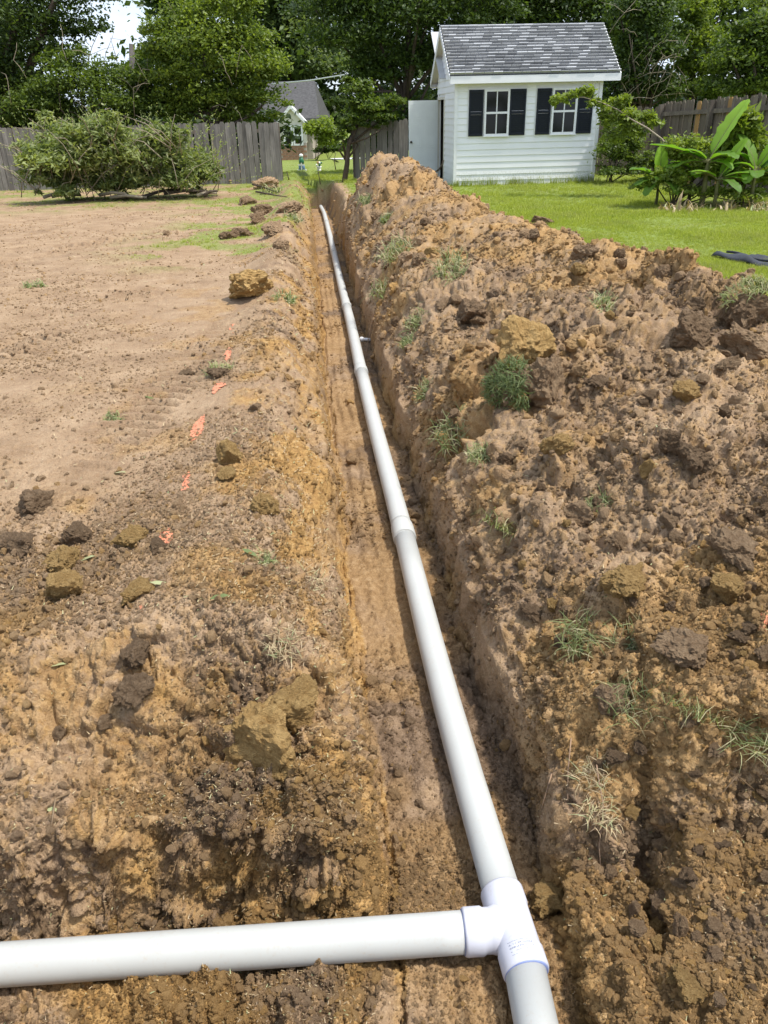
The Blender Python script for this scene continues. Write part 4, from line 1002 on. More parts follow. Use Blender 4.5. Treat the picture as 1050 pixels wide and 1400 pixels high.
# ------------------------------------------------------------------ fences
def picket_mesh(wd, h, t=.018, dog=.03):
    V = []
    for y in (0, t):
        V += [(-wd/2, y, 0), (wd/2, y, 0), (wd/2, y, h-dog), (wd/2-dog, y, h), (-wd/2+dog, y, h), (-wd/2, y, h-dog)]
    Fs = [(0, 1, 2, 3, 4, 5), (11, 10, 9, 8, 7, 6)]+[(i, i+6, (i+1) % 6+6, (i+1) % 6) for i in range(6)]
    me = bpy.data.meshes.new('picket'); me.from_pydata(V, [], Fs); return me
def fence(P0, P1, h0, h1, pw_, mat, label, rails_front=False, posts=(), special={}, postmat=None, gap=.006):
    P0, P1 = Vector(P0), Vector(P1); L = (P1-P0).length; n = max(1, int(L/(pw_+gap))); dv_ = (P1-P0)/L; rz = math.atan2(dv_.y, dv_.x)
    e = empty('picket_fence', P0, label, 'fence', rz=rz)
    pm = [picket_mesh(pw_*q, 1.) for q in (.93, 1., 1.03)]; spm = {}
    for i in range(n):
        t = (i+.5)/n; x = t*L; h = h0+(h1-h0)*t; zz = (P1.z-P0.z)*t
        mt = special.get(i, mat); key = (i % 3, mt.name)
        if key not in spm: q = pm[i % 3].copy(); q.materials.append(mt); spm[key] = q
        o = bpy.data.objects.new('picket', spm[key]); COL.objects.link(o); o.parent = e
        up_ = rnd.uniform(-.03, .03); o.location = (x, rnd.uniform(-.006, .006)+(.0 if i not in special else -.01), zz-.12); o.scale = (1, 1, h+.12+up_); o.rotation_euler = (rnd.gauss(0, .008), rnd.gauss(0, .012), rnd.gauss(0, .03))
    sy = -.05 if rails_front else .045
    for f in (.16, .52, .86) if h0 > 1.5 else (.2, .82):
        rl = boxobj('rail', (L/2, sy, (P1.z-P0.z)*.5+(h0+h1)/2*f), (math.hypot(L, 0), .04, .09), rail_m, e, Matrix.Rotation(-math.atan2(P1.z-P0.z+(h1-h0)*f, L), 3, 'Y'))
    for t in posts:
        h = h0+(h1-h0)*t
        boxobj('post', (t*L, (-.10 if rails_front else .11), (P1.z-P0.z)*t+h/2-.08), (.10, .10, h+.1), postmat or rail_m, e)
    return e
def base(x, Y): # ground point in column x of the photograph at distance Y
    lo_, hi_ = 100, 1390
    for _ in range(40):
        mid = (lo_+hi_)/2; p = atY(x, mid, Y)
        if p[2] > gz1(Y): lo_ = mid
        else: hi_ = mid
    return atY(x, mid, Y)
def topz(x, y, Y): return atY(x, y, Y)[2]
FY = 24.2
bL = base(-60, FY-.2); bG = base(387, FY); hL = topz(0, 174, FY)-gz1(FY); hG = topz(385, 166, FY)-gz1(FY)
fence(bL, bG, hL, hG, .145, fence_m, 'old grey picket fence behind the brush pile, left of the gap', posts=(.0, .2, .4, .6, .8, .995))
b0 = base(486, FY+.1); b1 = base(640, FY+.3)
fence(b0, b1, topz(487, 168, FY)-gz1(FY), topz(600, 158, FY)-gz1(FY), .145, fence_m, 'grey picket fence between the gap and the shed, behind the door', posts=(.0, .6))
# behind the shed to its right: dark fence, then the near right run seen from its rail side
c0_ = base(800, 24.6); c1_ = base(905, 23.6)
fence(c0_, c1_, topz(850, 146, 24)-gz1(24), topz(905, 146, 23.6)-gz1(24), .14, fence_dk, 'dark picket fence run just right of the shed', True, posts=(.35,))
r0 = base(893, 21.6); r1 = base(1130, 15.2)
Lr = (Vector(r1)-Vector(r0)).length; nr_ = int(Lr/(.14+.006))
sp_ = {int(nr_*q): newwood_m for q in (.27, .45)}
fence(r0, r1, topz(900, 141, 21.6)-gz1(21.6), topz(1130, 118, 15.2)-gz1(15.2), .14, fence_dk, 'tall weathered fence at the right with two new orange pickets', True, posts=(.02, .36, .70, 1.), special=sp_)

# ------------------------------------------------------------------ vegetation helpers
def leaf_cloud(lobes, n, size, rgx, elong=1.6, clumps=26, sig=.20, shell=.75, droopy=0., up=.5, sat=0):
    """lobes: list of (centre, radii(3)); returns leaf mesh data"""
    ex = []
    if sat:
        for c, r in lobes:
            for _ in range(sat):
                d = rgx.normal(size=3); d /= np.linalg.norm(d); d[1] = -abs(d[1])*.5; q = rgx.uniform(.22, .42); ex.append((np.array(c)+d*np.array(r)*rgx.uniform(.85, 1.22), tuple(np.array(r)*q)))
    lobes = list(lobes)+ex
    vol = np.array([r[0]*r[2] for _, r in lobes]); vol = vol/vol.sum(); C = []; T = []
    for (c, r), v in zip(lobes, vol):
        m_ = max(20, int(n*v)); kc = max(5, int(clumps*(.5+v*len(lobes)*.5)))
        d = rgx.normal(size=(kc, 3)); d /= np.linalg.norm(d, axis=1)[:, None]; d[:, 2] = np.abs(d[:, 2])*.9-.35*(rgx.random(kc) < .55)*2*np.abs(d[:, 2])
        rr = shell+(1-shell)*rgx.random(kc); rr *= rgx.uniform(.5, 1.22, kc)
        cc = d*rr[:, None]; ct = rgx.random(kc); ck = rgx.integers(0, kc, m_); cs = sig*rgx.uniform(.6, 1.3, kc)
        p = cc[ck]+rgx.normal(size=(m_, 3))*cs[ck][:, None]*[1, 1, .75]
        C.append(p*np.array(r)+np.array(c)); T.append(np.clip(ct[ck]**1.3*.65+rgx.random(m_)*.4, 0, 1))
    C = np.concatenate(C); T = np.concatenate(T); n_ = len(C)
    nrm = rgx.normal(size=(n_, 3)); nrm[:, 2] = np.abs(nrm[:, 2])+up; nrm /= np.linalg.norm(nrm, axis=1)[:, None]
    a = np.cross(nrm, rgx.normal(size=(n_, 3))); a /= np.linalg.norm(a, axis=1)[:, None]+1e-9; a[:, 2] -= droopy; b = np.cross(nrm, a)
    sz = size*rgx.uniform(.6, 1.3, n_)[:, None]
    V = np.stack([C-a*sz*.5*elong, C-b*sz*.4-a*sz*.02, C+a*sz*.5*elong, C+b*sz*.4-a*sz*.02+nrm*sz*.1], 1).reshape(-1, 3)
    return V, np.arange(n_*4).reshape(-1, 4), T
def px_lobe(x, y, rpx, Y, fl=1., depth=1.):
    p = atY(x, y, Y); d = float((p-[0, 0, CAMH])@CF); r = rpx*d/FPX; return (p, (r, r*depth, r*fl))
def tree(name, lobes, Y, n, size, mat, label, cat, trunk=None, seed=1, group=None, limbs=7, trunkpart='trunk', vines=0, **kw):
    rgx = np.random.default_rng(seed); L_ = [px_lobe(x, y, r, Y+dy, fl) for (x, y, r, dy, fl) in lobes]
    tx, tr = trunk; bp = Vector(base(tx, Y)); e = empty(name, bp, label, cat, group)
    kw.setdefault('sat', 4); V, Fs, T = leaf_cloud(L_, int(n*1.15), size, rgx, **kw); V = V-np.array(bp)
    link('crown', npmesh('crown', V, Fs, None, dict(tint=T)), mat, e)
    lst = []; topc = Vector(L_[0][0])-bp; 
    mid = Vector((topc.x*.5+rnd.uniform(-.2, .2), topc.y*.5, topc.z*.5)); lst.append(([(0, 0, -.3), tuple(mid*.5+Vector((0.05, 0, 0))), tuple(mid), tuple(topc)], [tr, tr*.85, tr*.7, tr*.35]))
    for q in range(limbs):
        c = Vector(L_[q % len(L_)][0])-bp+Vector(rgx.normal(size=3)*L_[q % len(L_)][1][0]*.45); s_t = mid*rnd.uniform(.55, 1.15); mm_ = (s_t+c)/2+Vector(rgx.normal(size=3)*.15)
        lst.append(([tuple(s_t), tuple(mm_), tuple(c)], [tr*.42, tr*.28, tr*.1]))
    tubes(trunkpart, lst, bark_m, e, 7)
    if vines:
        lst = []
        for q in range(vines):
            c, r_ = L_[q % len(L_)]; a = Vector(c)-bp+Vector((rgx.normal()*r_[0]*.5, -r_[1]*.95, rgx.normal()*r_[2]*.5)); an = rgx.uniform(0, 3.14); ln = rgx.uniform(.5, 1.3)
            b = a+Vector((math.cos(an)*ln, rgx.normal()*.2, math.sin(an)*ln)); m_2 = (a+b)/2+Vector((rgx.normal()*.2, -.1, rgx.normal()*.22)); lst.append(([tuple(a), tuple((a+m_2)/2+Vector((0, 0, .06))), tuple(m_2), tuple((b+m_2)/2+Vector((.05, 0, .05))), tuple(b)], [.009, .009, .008, .006, .003]))
        tubes('bare_twigs', lst, twig_m, e, 5)
    return e
# ---- left side trees
tree('shade_tree', [(20, 30, 90, 0, 1), (85, -10, 75, .3, .8), (-40, 90, 95, 0, 1), (5, 130, 60, .5, .9), (70, 70, 45, -.3, .8), (118, -22, 30, -.4, .5), (40, 150, 50, .3, .6)], 26.6, 34000, .08, leaf_dark, 'dark broad shade tree at the far left behind the fence', 'tree', (10, .28), 21, clumps=40)
tree('vine_thicket', [(110, 115, 55, 0, .8), (55, 145, 48, 0, .7), (160, 140, 52, 0, .8), (92, 92, 30, 0, .8), (150, 100, 26, 0, .6), (25, 165, 40, .3, .6), (200, 150, 45, .2, .7), (178, 112, 26, 0, .8), (215, 130, 36, .6, .8), (130, 160, 50, .8, .6)], 25.4, 32000, .062, leaf_mid, 'tangled vine covered thicket above the left fence', 'thicket', (110, .08), 22, limbs=18, vines=18, clumps=34)
tree('leafy_tree', [(275, 60, 62, 0, 1), (335, 95, 52, 0, 1), (258, 30, 28, 0, .7), (352, 135, 36, 0, .8), (290, 128, 58, .4, .9), (235, 105, 42, 0, .8), (300, 12, 46, .2, .8), (345, 52, 34, .2, .8), (250, 150, 48, .4, .6), (325, 160, 36, .2, .6), (215, 75, 28, .4, .9), (362, 105, 18, .2, 1)], 25.2, 44000, .066, leaf_bright, 'bright yellow green leafy tree left of the gap', 'tree', (300, .14), 23, vines=5, limbs=12, clumps=34)
# ---- middle
tree('distant_tree', [(400, 45, 60, 0, 1), (352, 5, 55, 2, 1), (440, 90, 48, -2, 1), (395, 100, 50, 0, .8), (345, 70, 40, 1, 1), (420, -10, 50, 0, 1)], 78, 18000, .28, leaf_far, 'pale distant tree rising behind the neighbouring house', 'tree', (400, .3), 24)
tree('oak_tree', [(560, 25, 85, 0, .9), (490, 55, 62, 0, .8), (620, 0, 80, 0, .8), (515, 105, 42, 0, .7), (455, 10, 55, 0, .8), (590, 80, 55, .5, .8), (540, 140, 50, 1.8, .7), (500, -30, 60, 0, .8)], 31, 44000, .09, leaf_dark, 'large dark oak with bare trunk left of the shed', 'tree', (549, .19), 25, limbs=10, clumps=44)
tree('young_tree', [(500, 148, 26, .3, .7), (480, 165, 15, 0, .8), (520, 160, 20, .3, .6), (490, 122, 20, .4, .7), (465, 188, 9, -.2, 1), (535, 140, 18, .4, .6)], 23.9, 8000, .065, leaf_mid, 'young tree growing at the right side of the gap', 'tree', (468, .085), 26, limbs=6)
# ---- behind the shed and right
tree('tall_tree', [(720, -5, 80, 0, .7), (800, 10, 70, 0, .8), (660, -5, 70, 0, .7), (860, 50, 55, -1, .9), (760, 50, 70, 0, .6), (680, 50, 60, 0, .6)], 36, 30000, .12, leaf_dark, 'tall dark tree rising behind the shed roof', 'tree', (750, .3), 27, clumps=40)
tree('ragged_tree', [(885, 70, 44, 0, .9), (860, 112, 36, 0, .8), (905, 125, 34, 0, .7), (875, 20, 50, 0, .8), (850, 140, 25, 0, .6)], 28, 17000, .08, leaf_dark, 'ragged tree with bare twigs just right of the shed roof', 'tree', (880, .12), 28, vines=34, limbs=22)
tree('light_tree', [(948, 55, 36, 0, .9), (958, 95, 34, 0, .8), (930, 18, 40, 0, .7), (985, 5, 34, 1, .5), (925, 120, 28, 0, .6)], 30, 17000, .08, leaf_bright, 'light green tree in the middle of the right woods', 'tree', (950, .13), 29, clumps=30)
tree('spreading_tree', [(1020, 85, 50, 0, .9), (1060, 60, 56, 0, 1), (1000, 122, 40, 0, .7), (1050, 120, 44, 0, .7), (1060, 0, 40, 1, .5), (965, 125, 28, 1, .6)], 27, 24000, .08, leaf_mid, 'spreading tree above the fence at the right edge', 'tree', (1030, .2), 30, clumps=34)
# far-off wood closing the view
rgx = np.random.default_rng(99); lob = []
for i in range(64):
    X_ = -46+i*1.55+rgx.normal()*.6; Y_ = 62+rgx.normal()*5
    if -34 < X_ < -21: h_ = 3.5
    elif X_ < -23: h_ = 12
    else: h_ = 14
    for q in range(3 if h_ > 5 else 1): lob.append((np.array([X_+rgx.normal(), Y_+24, h_*(.18+.34*q)+rgx.normal()*.5-1.2]), (2.9, 2.2, 3.2)))
V, Fs, T = leaf_cloud(lob, 80000, .55, rgx, clumps=14, sig=.34, shell=.5)
tag(link('far_wood', npmesh('far_wood', V, Fs, None, dict(tint=T*.8)), leaf_dark), 'dark far off wood closing the view behind the yards', kind='stuff')
# undergrowth masses right behind the fences
lob = []
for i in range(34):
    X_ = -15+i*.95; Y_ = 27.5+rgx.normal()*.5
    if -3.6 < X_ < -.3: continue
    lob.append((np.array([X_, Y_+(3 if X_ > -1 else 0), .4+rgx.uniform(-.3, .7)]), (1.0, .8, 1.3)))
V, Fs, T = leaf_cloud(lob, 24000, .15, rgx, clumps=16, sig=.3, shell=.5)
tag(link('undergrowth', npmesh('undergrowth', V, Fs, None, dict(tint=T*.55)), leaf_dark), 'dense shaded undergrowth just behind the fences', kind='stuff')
# shrubs by the shed corner and the overhanging sapling
def shrub(name, lobes, Y, n, size, mat, label, seed, stems=8, cat='shrub', tx=None, **kw):
    L_ = [px_lobe(x, y, r, Y+dy, fl) for (x, y, r, dy, fl) in lobes]; bp = Vector(base(tx or lobes[0][0], Y)); e = empty(name, bp, label, cat)
    V, Fs, T = leaf_cloud(L_, n, size, np.random.default_rng(seed), **kw)
    link('leaves', npmesh('leaves', V-np.array(bp), Fs, None, dict(tint=T*.6+.4 if mat is leaf_bright else T)), mat, e); lst = []
    for q in range(stems):
        c = Vector(L_[q % len(L_)][0])-bp; c = jit(c, L_[q % len(L_)][1][0]*.5); lst.append(([(rnd.uniform(-.1, .1), rnd.uniform(-.1, .1), -.05), tuple(c*.5+Vector((0, 0, .15))), tuple(c)], [.014, .011, .005]))
    tubes('stems', lst, twig_m if mat is leaf_brush else bark_m, e, 5); return e
shrub('low_shrub', [(832, 205, 18, .1, .9), (862, 200, 20, .1, .9), (885, 225, 22, .1, .8), (845, 215, 26, 0, .8), (850, 185, 24, .3, .9), (835, 235, 22, -.2, .5), (868, 235, 20, -.2, .6), (840, 165, 16, .5, 1)], 20.8, 9500, .055, leaf_mid, 'low weedy shrub filling the corner between shed and fence', 41)
shrub('leafy_weeds', [(915, 245, 26, 0, .9), (940, 205, 30, .3, .9), (965, 235, 34, .3, 1), (1005, 240, 38, .3, .9), (1000, 200, 30, .5, 1), (1040, 245, 32, .2, .9), (935, 262, 22, -.2, .5), (880, 255, 18, .2, .6), (975, 265, 24, -.2, .5), (1020, 268, 24, -.2, .5), (1045, 205, 24, .5, .9), (915, 215, 20, .4, .8)], 14.7, 17000, .05, leaf_bright, 'leafy weeds crowding the feet of the banana plants', 42, 16)
shrub('feathery_shrub', [(1010, 175, 18, 0, 1.3), (1022, 195, 18, 0, 1), (1005, 200, 16, 0, 1.2)], 14.9, 3600, .075, leaf_bright, 'tall feathery shrub in front of the right fence', 43, 8, elong=3.4)
sp_pts = [(921, 212), (905, 190), (885, 175), (863, 163), (845, 150), (822, 140), (798, 133), (775, 132), (760, 140)]
spY = [16.2, 16.4, 16.6, 16.8, 17., 17.2, 17.4, 17.6, 17.7]
bpp = Vector(base(925, 16.0)); e = empty('overhanging_sapling', bpp, 'sapling arching from the bed across the right shed window', 'sapling')
pts = [Vector(atY(a, b, q))-bpp for (a, b), q in zip(sp_pts, spY)]
tubes('stem', [([Vector((0, 0, -.05)), pts[0]*.5]+pts, [.02, .018]+[.016-.0013*i for i in range(len(pts))])], twig_m, e, 6)
L_ = []
for (x, y, r) in ((765, 137, 11), (782, 130, 12), (800, 128, 11), (818, 142, 12), (835, 150, 14), (850, 138, 12), (862, 160, 16), (880, 162, 14), (845, 172, 15), (868, 182, 14), (895, 168, 12), (825, 162, 9), (757, 142, 7), (838, 190, 12)):
    L_.append(px_lobe(x, y, r, 17.2-(x-840)*.006, .8))
V, Fs, T = leaf_cloud(L_, 3000, .062, np.random.default_rng(44), clumps=9, sig=.3, elong=2.0)
link('leaves', npmesh('leaves', V-np.array(bpp), Fs, None, dict(tint=T*.6+.4)), leaf_bright, e)
# ---- brush pile
bp = Vector(base(165, 19.8)); e = empty('brush_pile', bp, 'heap of cut leafy branches lying before the left fence', 'brush pile')
lobs = [(90, 222, 50), (150, 212, 54), (215, 218, 46), (52, 222, 30), (265, 232, 34), (140, 185, 34), (85, 192, 32), (225, 192, 28), (180, 245, 40), (285, 243, 20), (115, 248, 38), (60, 245, 26), (235, 250, 28), (150, 256, 26)]
L_ = [px_lobe(x, y, r, 19.3+rnd.uniform(-.5, .6), .85) for x, y, r in lobs]
V, Fs, T = leaf_cloud(L_, 42000, .055, np.random.default_rng(45), clumps=34, sig=.17, elong=2.6, shell=.7, sat=4)
link('leaves', npmesh('leaves', V-np.array(bp), Fs, None, dict(tint=T)), leaf_brush, e)
Vs, Fss, Ts, of = [], [], [], 0
rgs = np.random.default_rng(77)
for q in range(330):
    x = rgs.uniform(35, 305); yb_ = 270-rgs.uniform(0, 75); p0 = np.array(atY(x, yb_, 19.2+rgs.uniform(-.6, .7))); an = rgs.normal()*.65; ln = rgs.uniform(.4, 1.15)
    dv_ = np.array([math.sin(an), rgs.normal()*.25-.15, math.cos(an)]); nl_ = 16
    for j in range(nl_):
        t = .25+.75*j/nl_; c_ = p0+dv_*ln*t+np.array([math.sin(an)*.2*t*t, 0, -.12*t*t]); da = rgs.normal(size=3)*.7+dv_; da /= np.linalg.norm(da); db = np.cross(da, rgs.normal(size=3)); db /= np.linalg.norm(db); sz = .075*rgs.uniform(.6, 1.2)*(1.2-.5*t)
        Vs += [c_, c_+da*sz*.5+db*sz*.17, c_+da*sz, c_+da*sz*.5-db*sz*.17]; Fss.append([of, of+1, of+2, of+3]); Ts.append(rgs.uniform(.3, 1)); of += 4
link('leafy_sprays', npmesh('leafy_sprays', np.array(Vs)-np.array(bp), np.array(Fss), None, dict(tint=np.array(Ts))), leaf_brush, e)
lst = []
for q in range(120):
    c = L_[q % len(L_)]; a = Vector(c[0])-bp+Vector((rnd.uniform(-.5, .5), rnd.uniform(-.6, .0), rnd.uniform(-.4, 0))); an = rnd.uniform(.5, 2.6); ln = rnd.uniform(.5, 1.25)
    b = a+Vector((math.cos(an)*ln, rnd.uniform(-.5, .1), abs(math.sin(an))*ln*.8)); b.z = min(b.z, 1.75); mm_ = (a+b)/2+Vector((0, 0, .12)); lst.append(([tuple(a), tuple(mm_), tuple(b)], [.011, .008, .003]))
tubes('branches', lst, twig_m, e, 5)
for q in range(10):
    x = rnd.uniform(-1.6, 2.2); c = Vector((x, -.75+rnd.uniform(-.25, .2), .06+rnd.uniform(0, .1))); dv_ = Vector((rnd.uniform(.3, 1), rnd.uniform(-.3, .3), rnd.uniform(-.02, .2)))
    tubes('cut_branch', [([tuple(c), tuple(c+dv_*.5+Vector((0, 0, .04))), tuple(c+dv_)], [.04, .034, .026])], bark_m if q % 2 else twig_m, e, 7)

# ---- banana plants
def banana(px, Y, label, leaves, stemh, seed, trunk_r=.06):
    leaves = [(a, b_, c*.88, d_*1.2, e_, f_) for a, b_, c, d_, e_, f_ in leaves]; stemh *= .80; trunk_r *= .62
    rb = random.Random(seed*7); leaves = leaves+[(rb.uniform(150, 390), rb.uniform(5, 55), rb.uniform(.32, .55), rb.uniform(.16, .22), rb.uniform(40, 95), rb.uniform(.2, .8)) for _ in range(4)]
    b = Vector(base(px, Y)); e = empty('banana_plant', b, label, 'banana plant')
    tubes('stalk', [([(0, 0, -.05), (.01, 0, stemh*.4), (.0, 0, stemh*.8), (.01, 0, stemh)], [trunk_r*1.2, trunk_r, trunk_r*.8, trunk_r*.5])], banana_stalk, e, 10)
    for (az, el, ln, wd, dr_, tint) in leaves:   # az: 0 = to the right, 90 = away
        a = math.radians(az); d = Vector((math.cos(a), math.sin(a), 0)); sd_ = Vector((-math.sin(a), math.cos(a), 0)); p = Vector((0, 0, stemh*.93*1)); an = math.radians(el); V = []; Fs = []; n = 16; pl = ln*.18
        pts_ = [p.copy()]
        for i in range(n):
            stp = (ln+pl)/n; p = p+(d*math.cos(an)+Vector((0, 0, 1))*math.sin(an))*stp; an -= math.radians(dr_)/n; pts_.append(p.copy())
        tubes('leaf_stem', [([tuple(q) for q in pts_], [.018*(1-.8*i/len(pts_)) for i in range(len(pts_))])], banana_stalk, e, 6)
        rgb = random.Random(seed+int(az))
        for i, q in enumerate(pts_):
            t = (i/n-pl/(ln+pl))/(1-pl/(ln+pl)); t = max(0, min(1, t)); w2 = wd*.58*(math.sin(math.pi*min(1, t*1.02))**.32 if 0 < t < 1 else .02)
            w2 *= rgb.uniform(.9, 1.05); tdir_ = (pts_[min(i+1, n)]-pts_[max(i-1, 0)]).normalized(); nn_ = sd_.cross(tdir_).normalized(); nn_ = nn_ if nn_.z > 0 else -nn_
            ed = .28; V += [q-sd_*w2+nn_*w2*ed*rgb.uniform(.3, 1.2), q-sd_*w2*.5+nn_*w2*.25, q+nn_*.006, q+sd_*w2*.5+nn_*w2*.25, q+sd_*w2+nn_*w2*ed*rgb.uniform(.3, 1.2)]
        for i in range(n):
            for k2 in range(4): Fs.append((i*5+k2, i*5+k2+1, (i+1)*5+k2+1, (i+1)*5+k2))
        me = bpy.data.meshes.new('leaf'); me.from_pydata([tuple(v) for v in V], [], Fs); at = me.attributes.new('tint', 'FLOAT', 'FACE'); at.data.foreach_set('value', [tint]*len(Fs)); link('leaf', me, banana_m, e, True)
    return e
banana_stalk = simple('banana_stalk', (.12, .115, .045), .7, .3, 6, .5)
banana(896, 14.9, 'smaller banana plant nearest the shed with an upright young leaf', [(185, 50, .62, .2, 60, .3), (100, 88, .60, .19, 8, .95), (10, 52, .45, .17, 25, .9), (200, 25, .5, .16, 60, .35), (165, 62, .5, .16, 70, .25), (350, 30, .4, .15, 60, .5)], .52, 1, .04)
banana(958, 14.4, 'largest banana plant with a tall sunlit leaf pointing up right', [(178, 28, 1.05, .24, 26, .3), (20, 62, 1.12, .27, 14, 1.), (5, 38, .75, .26, 80, .2), (170, 55, .5, .2, 70, .4), (300, 40, .6, .2, 70, .35)], .98, 2, .07)
banana(975, 14.2, 'middle banana plant with a pale leaf leaning right', [(15, 58, .75, .2, 5, .7), (150, 40, .5, .16, 80, .3), (340, 20, .55, .16, 60, .35)], .62, 3, .05)
banana(940, 14.9, 'leaning banana plant behind the tallest one', [(100, 60, .7, .22, 50, .7), (200, 45, .6, .2, 70, .8), (340, 50, .6, .2, 60, .6)], .7, 9, .05)
banana(1024, 14.3, 'banana plant with drooping dark leaves at the right edge', [(120, 70, .75, .2, 40, .5), (5, 40, .8, .24, 60, .2), (15, 62, .7, .2, 20, .75), (190, 15, .6, .18, 70, .35), (350, 10, .8, .22, 50, .15), (230, 20, .5, .16, 80, .45)], .75, 4, .05)
# dead leaves at their feet
V_, F__, T_, o_ = [], [], [], 0
for q in range(46):
    b = np.array(base(rnd.uniform(905, 1050), 13.9+rnd.uniform(-.3, .6))); V, Fs, T = blades(5, .08, rg.uniform(.15, .38), rg.uniform(.02, .05), rg, .8, .45, 4)
    V_.append(V+b); F__.append(Fs+o_); T_.append(T); o_ += len(V)
tag(link('dead_leaves', npmesh('dead_leaves', np.concatenate(V_), np.concatenate(F__), None, dict(tint=np.concatenate(T_))), straw_m), 'dry brown and pale dead leaves under the banana plants', kind='stuff')

# black plastic on the lawn
def plastic():
    p, n = hit(978, 352); q, n = hit(1062, 372); p = Vector((p.x, p.y, drop(p.x, p.y))); q = Vector((q.x, q.y, drop(q.x, q.y)))
    e = empty('plastic_edging', p, 'black crumpled plastic edging lying on the lawn at the right', 'plastic edging')
    d = (q-p); nx = 26; ny = 7; V = []; 
    pr = Vector((-d.y, d.x, 0)).normalized()
    for i in range(nx):
        for j in range(ny):
            t = i/(nx-1); u = j/(ny-1)
            zz = .040*math.sin(u*math.pi)**.7+.015*math.sin(t*17+u*5)+.02*math.sin(t*6); V.append(tuple(d*t*1.4+pr*(u-.3)*(.20+.03*math.sin(t*9))+Vector((0, 0, max(.004, zz+.02)))))
    Fs = [(i*ny+j, (i+1)*ny+j, (i+1)*ny+j+1, i*ny+j+1) for i in range(nx-1) for j in range(ny-1)]
    me = bpy.data.meshes.new('strip'); me.from_pydata(V, [], Fs); o = link('strip', me, plastic_m, e, True); o.modifiers.new('thick', 'SOLIDIFY').thickness = .006
    tubes('rolled_edge', [([tuple(d*t*1.4+pr*.14+Vector((0, 0, .055+.012*math.sin(t*13)))) for t in np.linspace(0, 1, 16)], .014)], plastic_m, e, 8)
    V = []
    for i in range(9):
        for j in range(9):
            u, v = i/8-.5, j/8-.5; r = math.hypot(u, v)*2; V.append(tuple(d*.28+d.normalized()*u*.42+pr*(v*.34+.33)+Vector((0, 0, .012+.045*max(0, 1-r)+.008*math.sin(i*2+j)))))
    me = bpy.data.meshes.new('flap'); me.from_pydata(V, [], [(i*9+j, (i+1)*9+j, (i+1)*9+j+1, i*9+j+1) for i in range(8) for j in range(8)]); o = link('flap', me, plastic_m, e, True); o.modifiers.new('thick', 'SOLIDIFY').thickness = .005
plastic()

# ------------------------------------------------------------------ neighbouring house beyond the gap
HY = 60.
def hp(x, y, Y=HY): return Vector(atY(x, y, Y))
hb = Vector(base(375, HY)); house = empty('brick_house', hb, 'brick house with dark roof and cream gable beyond the gap', 'house')
gB = hp(384, 212).x-hb.x; gE = hp(421, 212).x-hb.x; zt = hp(400, 168).z-hb.z
xl = hp(340, 160).x-hb.x; xr = hp(436, 160).x-hb.x; ze = hp(436, 161).z-hb.z; zr_ = hp(400, 111, HY+5).z-hb.z
boxobj('wall', ((xl+xr)/2-.3, 5.2, ze/2), (xr-xl-.6, 9., ze), mortar_m, house)
V = [(xl, .4, ze), (xr, .4, ze), (hp(430, 111, HY+5).x-hb.x, 5., zr_), (xl+1, 5., zr_), (xl, .4, ze-.2), (xr, .4, ze-.2), (hp(430, 111, HY+5).x-hb.x, 5.3, zr_-.2), (xl+1, 5.3, zr_-.2), (xr+.3, 9.8, ze), (xl, 9.8, ze)]
me = bpy.data.meshes.new('roof'); me.from_pydata(V, [], [(0, 1, 2, 3), (0, 4, 5, 1), (1, 8, 2), (3, 2, 8, 9), (0, 3, 9)]); link('roof', me, farroof_m, house)
# gable bay
prism('gable_wall', [(gB, 1.1), (gE, 1.1), (gE, zt), ((gB+gE)/2, zt+1.0), (gB, zt)], .9, cream_m, house, 'y', (0, -.5, 0))
bw = empty('brick_wall', ((gB+gE)/2, -.52, 0)); bw.parent = house
boxobj('mortar', (0, .05, .55), (gE-gB, .1, 1.1), mortar_m, bw)
bm = bmesh.new(); box(bm, (0, 0, 0), (.40, .03, .13)); bme = bpy.data.meshes.new('brick'); bm.to_mesh(bme); bm.free(); bme.materials.append(brick_m)
wB = gE-gB
for r_ in range(7):
    nb = int(wB/.43)
    for c_ in range(nb+1):
        x = -wB/2+.2+c_*.43+(.2 if r_ % 2 else 0)
        if x > wB/2-.15: continue
        o = bpy.data.objects.new('brick', bme); COL.objects.link(o); o.parent = bw; o.location = (x, -.012, .09+r_*.155)
for sx_ in (-1, 1):
    V = []
    m_ = Vector(((gB+gE)/2, 0, zt+1.12)); e_ = Vector(((gB+gE)/2+sx_*((gE-gB)/2+.35), 0, zt-.22))
    for yy_ in (-.75, .6):
        V += [(m_.x, yy_, m_.z), (e_.x, yy_, e_.z), (e_.x, yy_, e_.z-.2), (m_.x, yy_, m_.z-.24)]
    me = bpy.data.meshes.new('bargeboard'); me.from_pydata(V, [], [(0, 1, 2, 3), (7, 6, 5, 4), (0, 4, 5, 1), (1, 5, 6, 2), (2, 6, 7, 3), (3, 7, 4, 0)]); link('bargeboard', me, white_m, house)
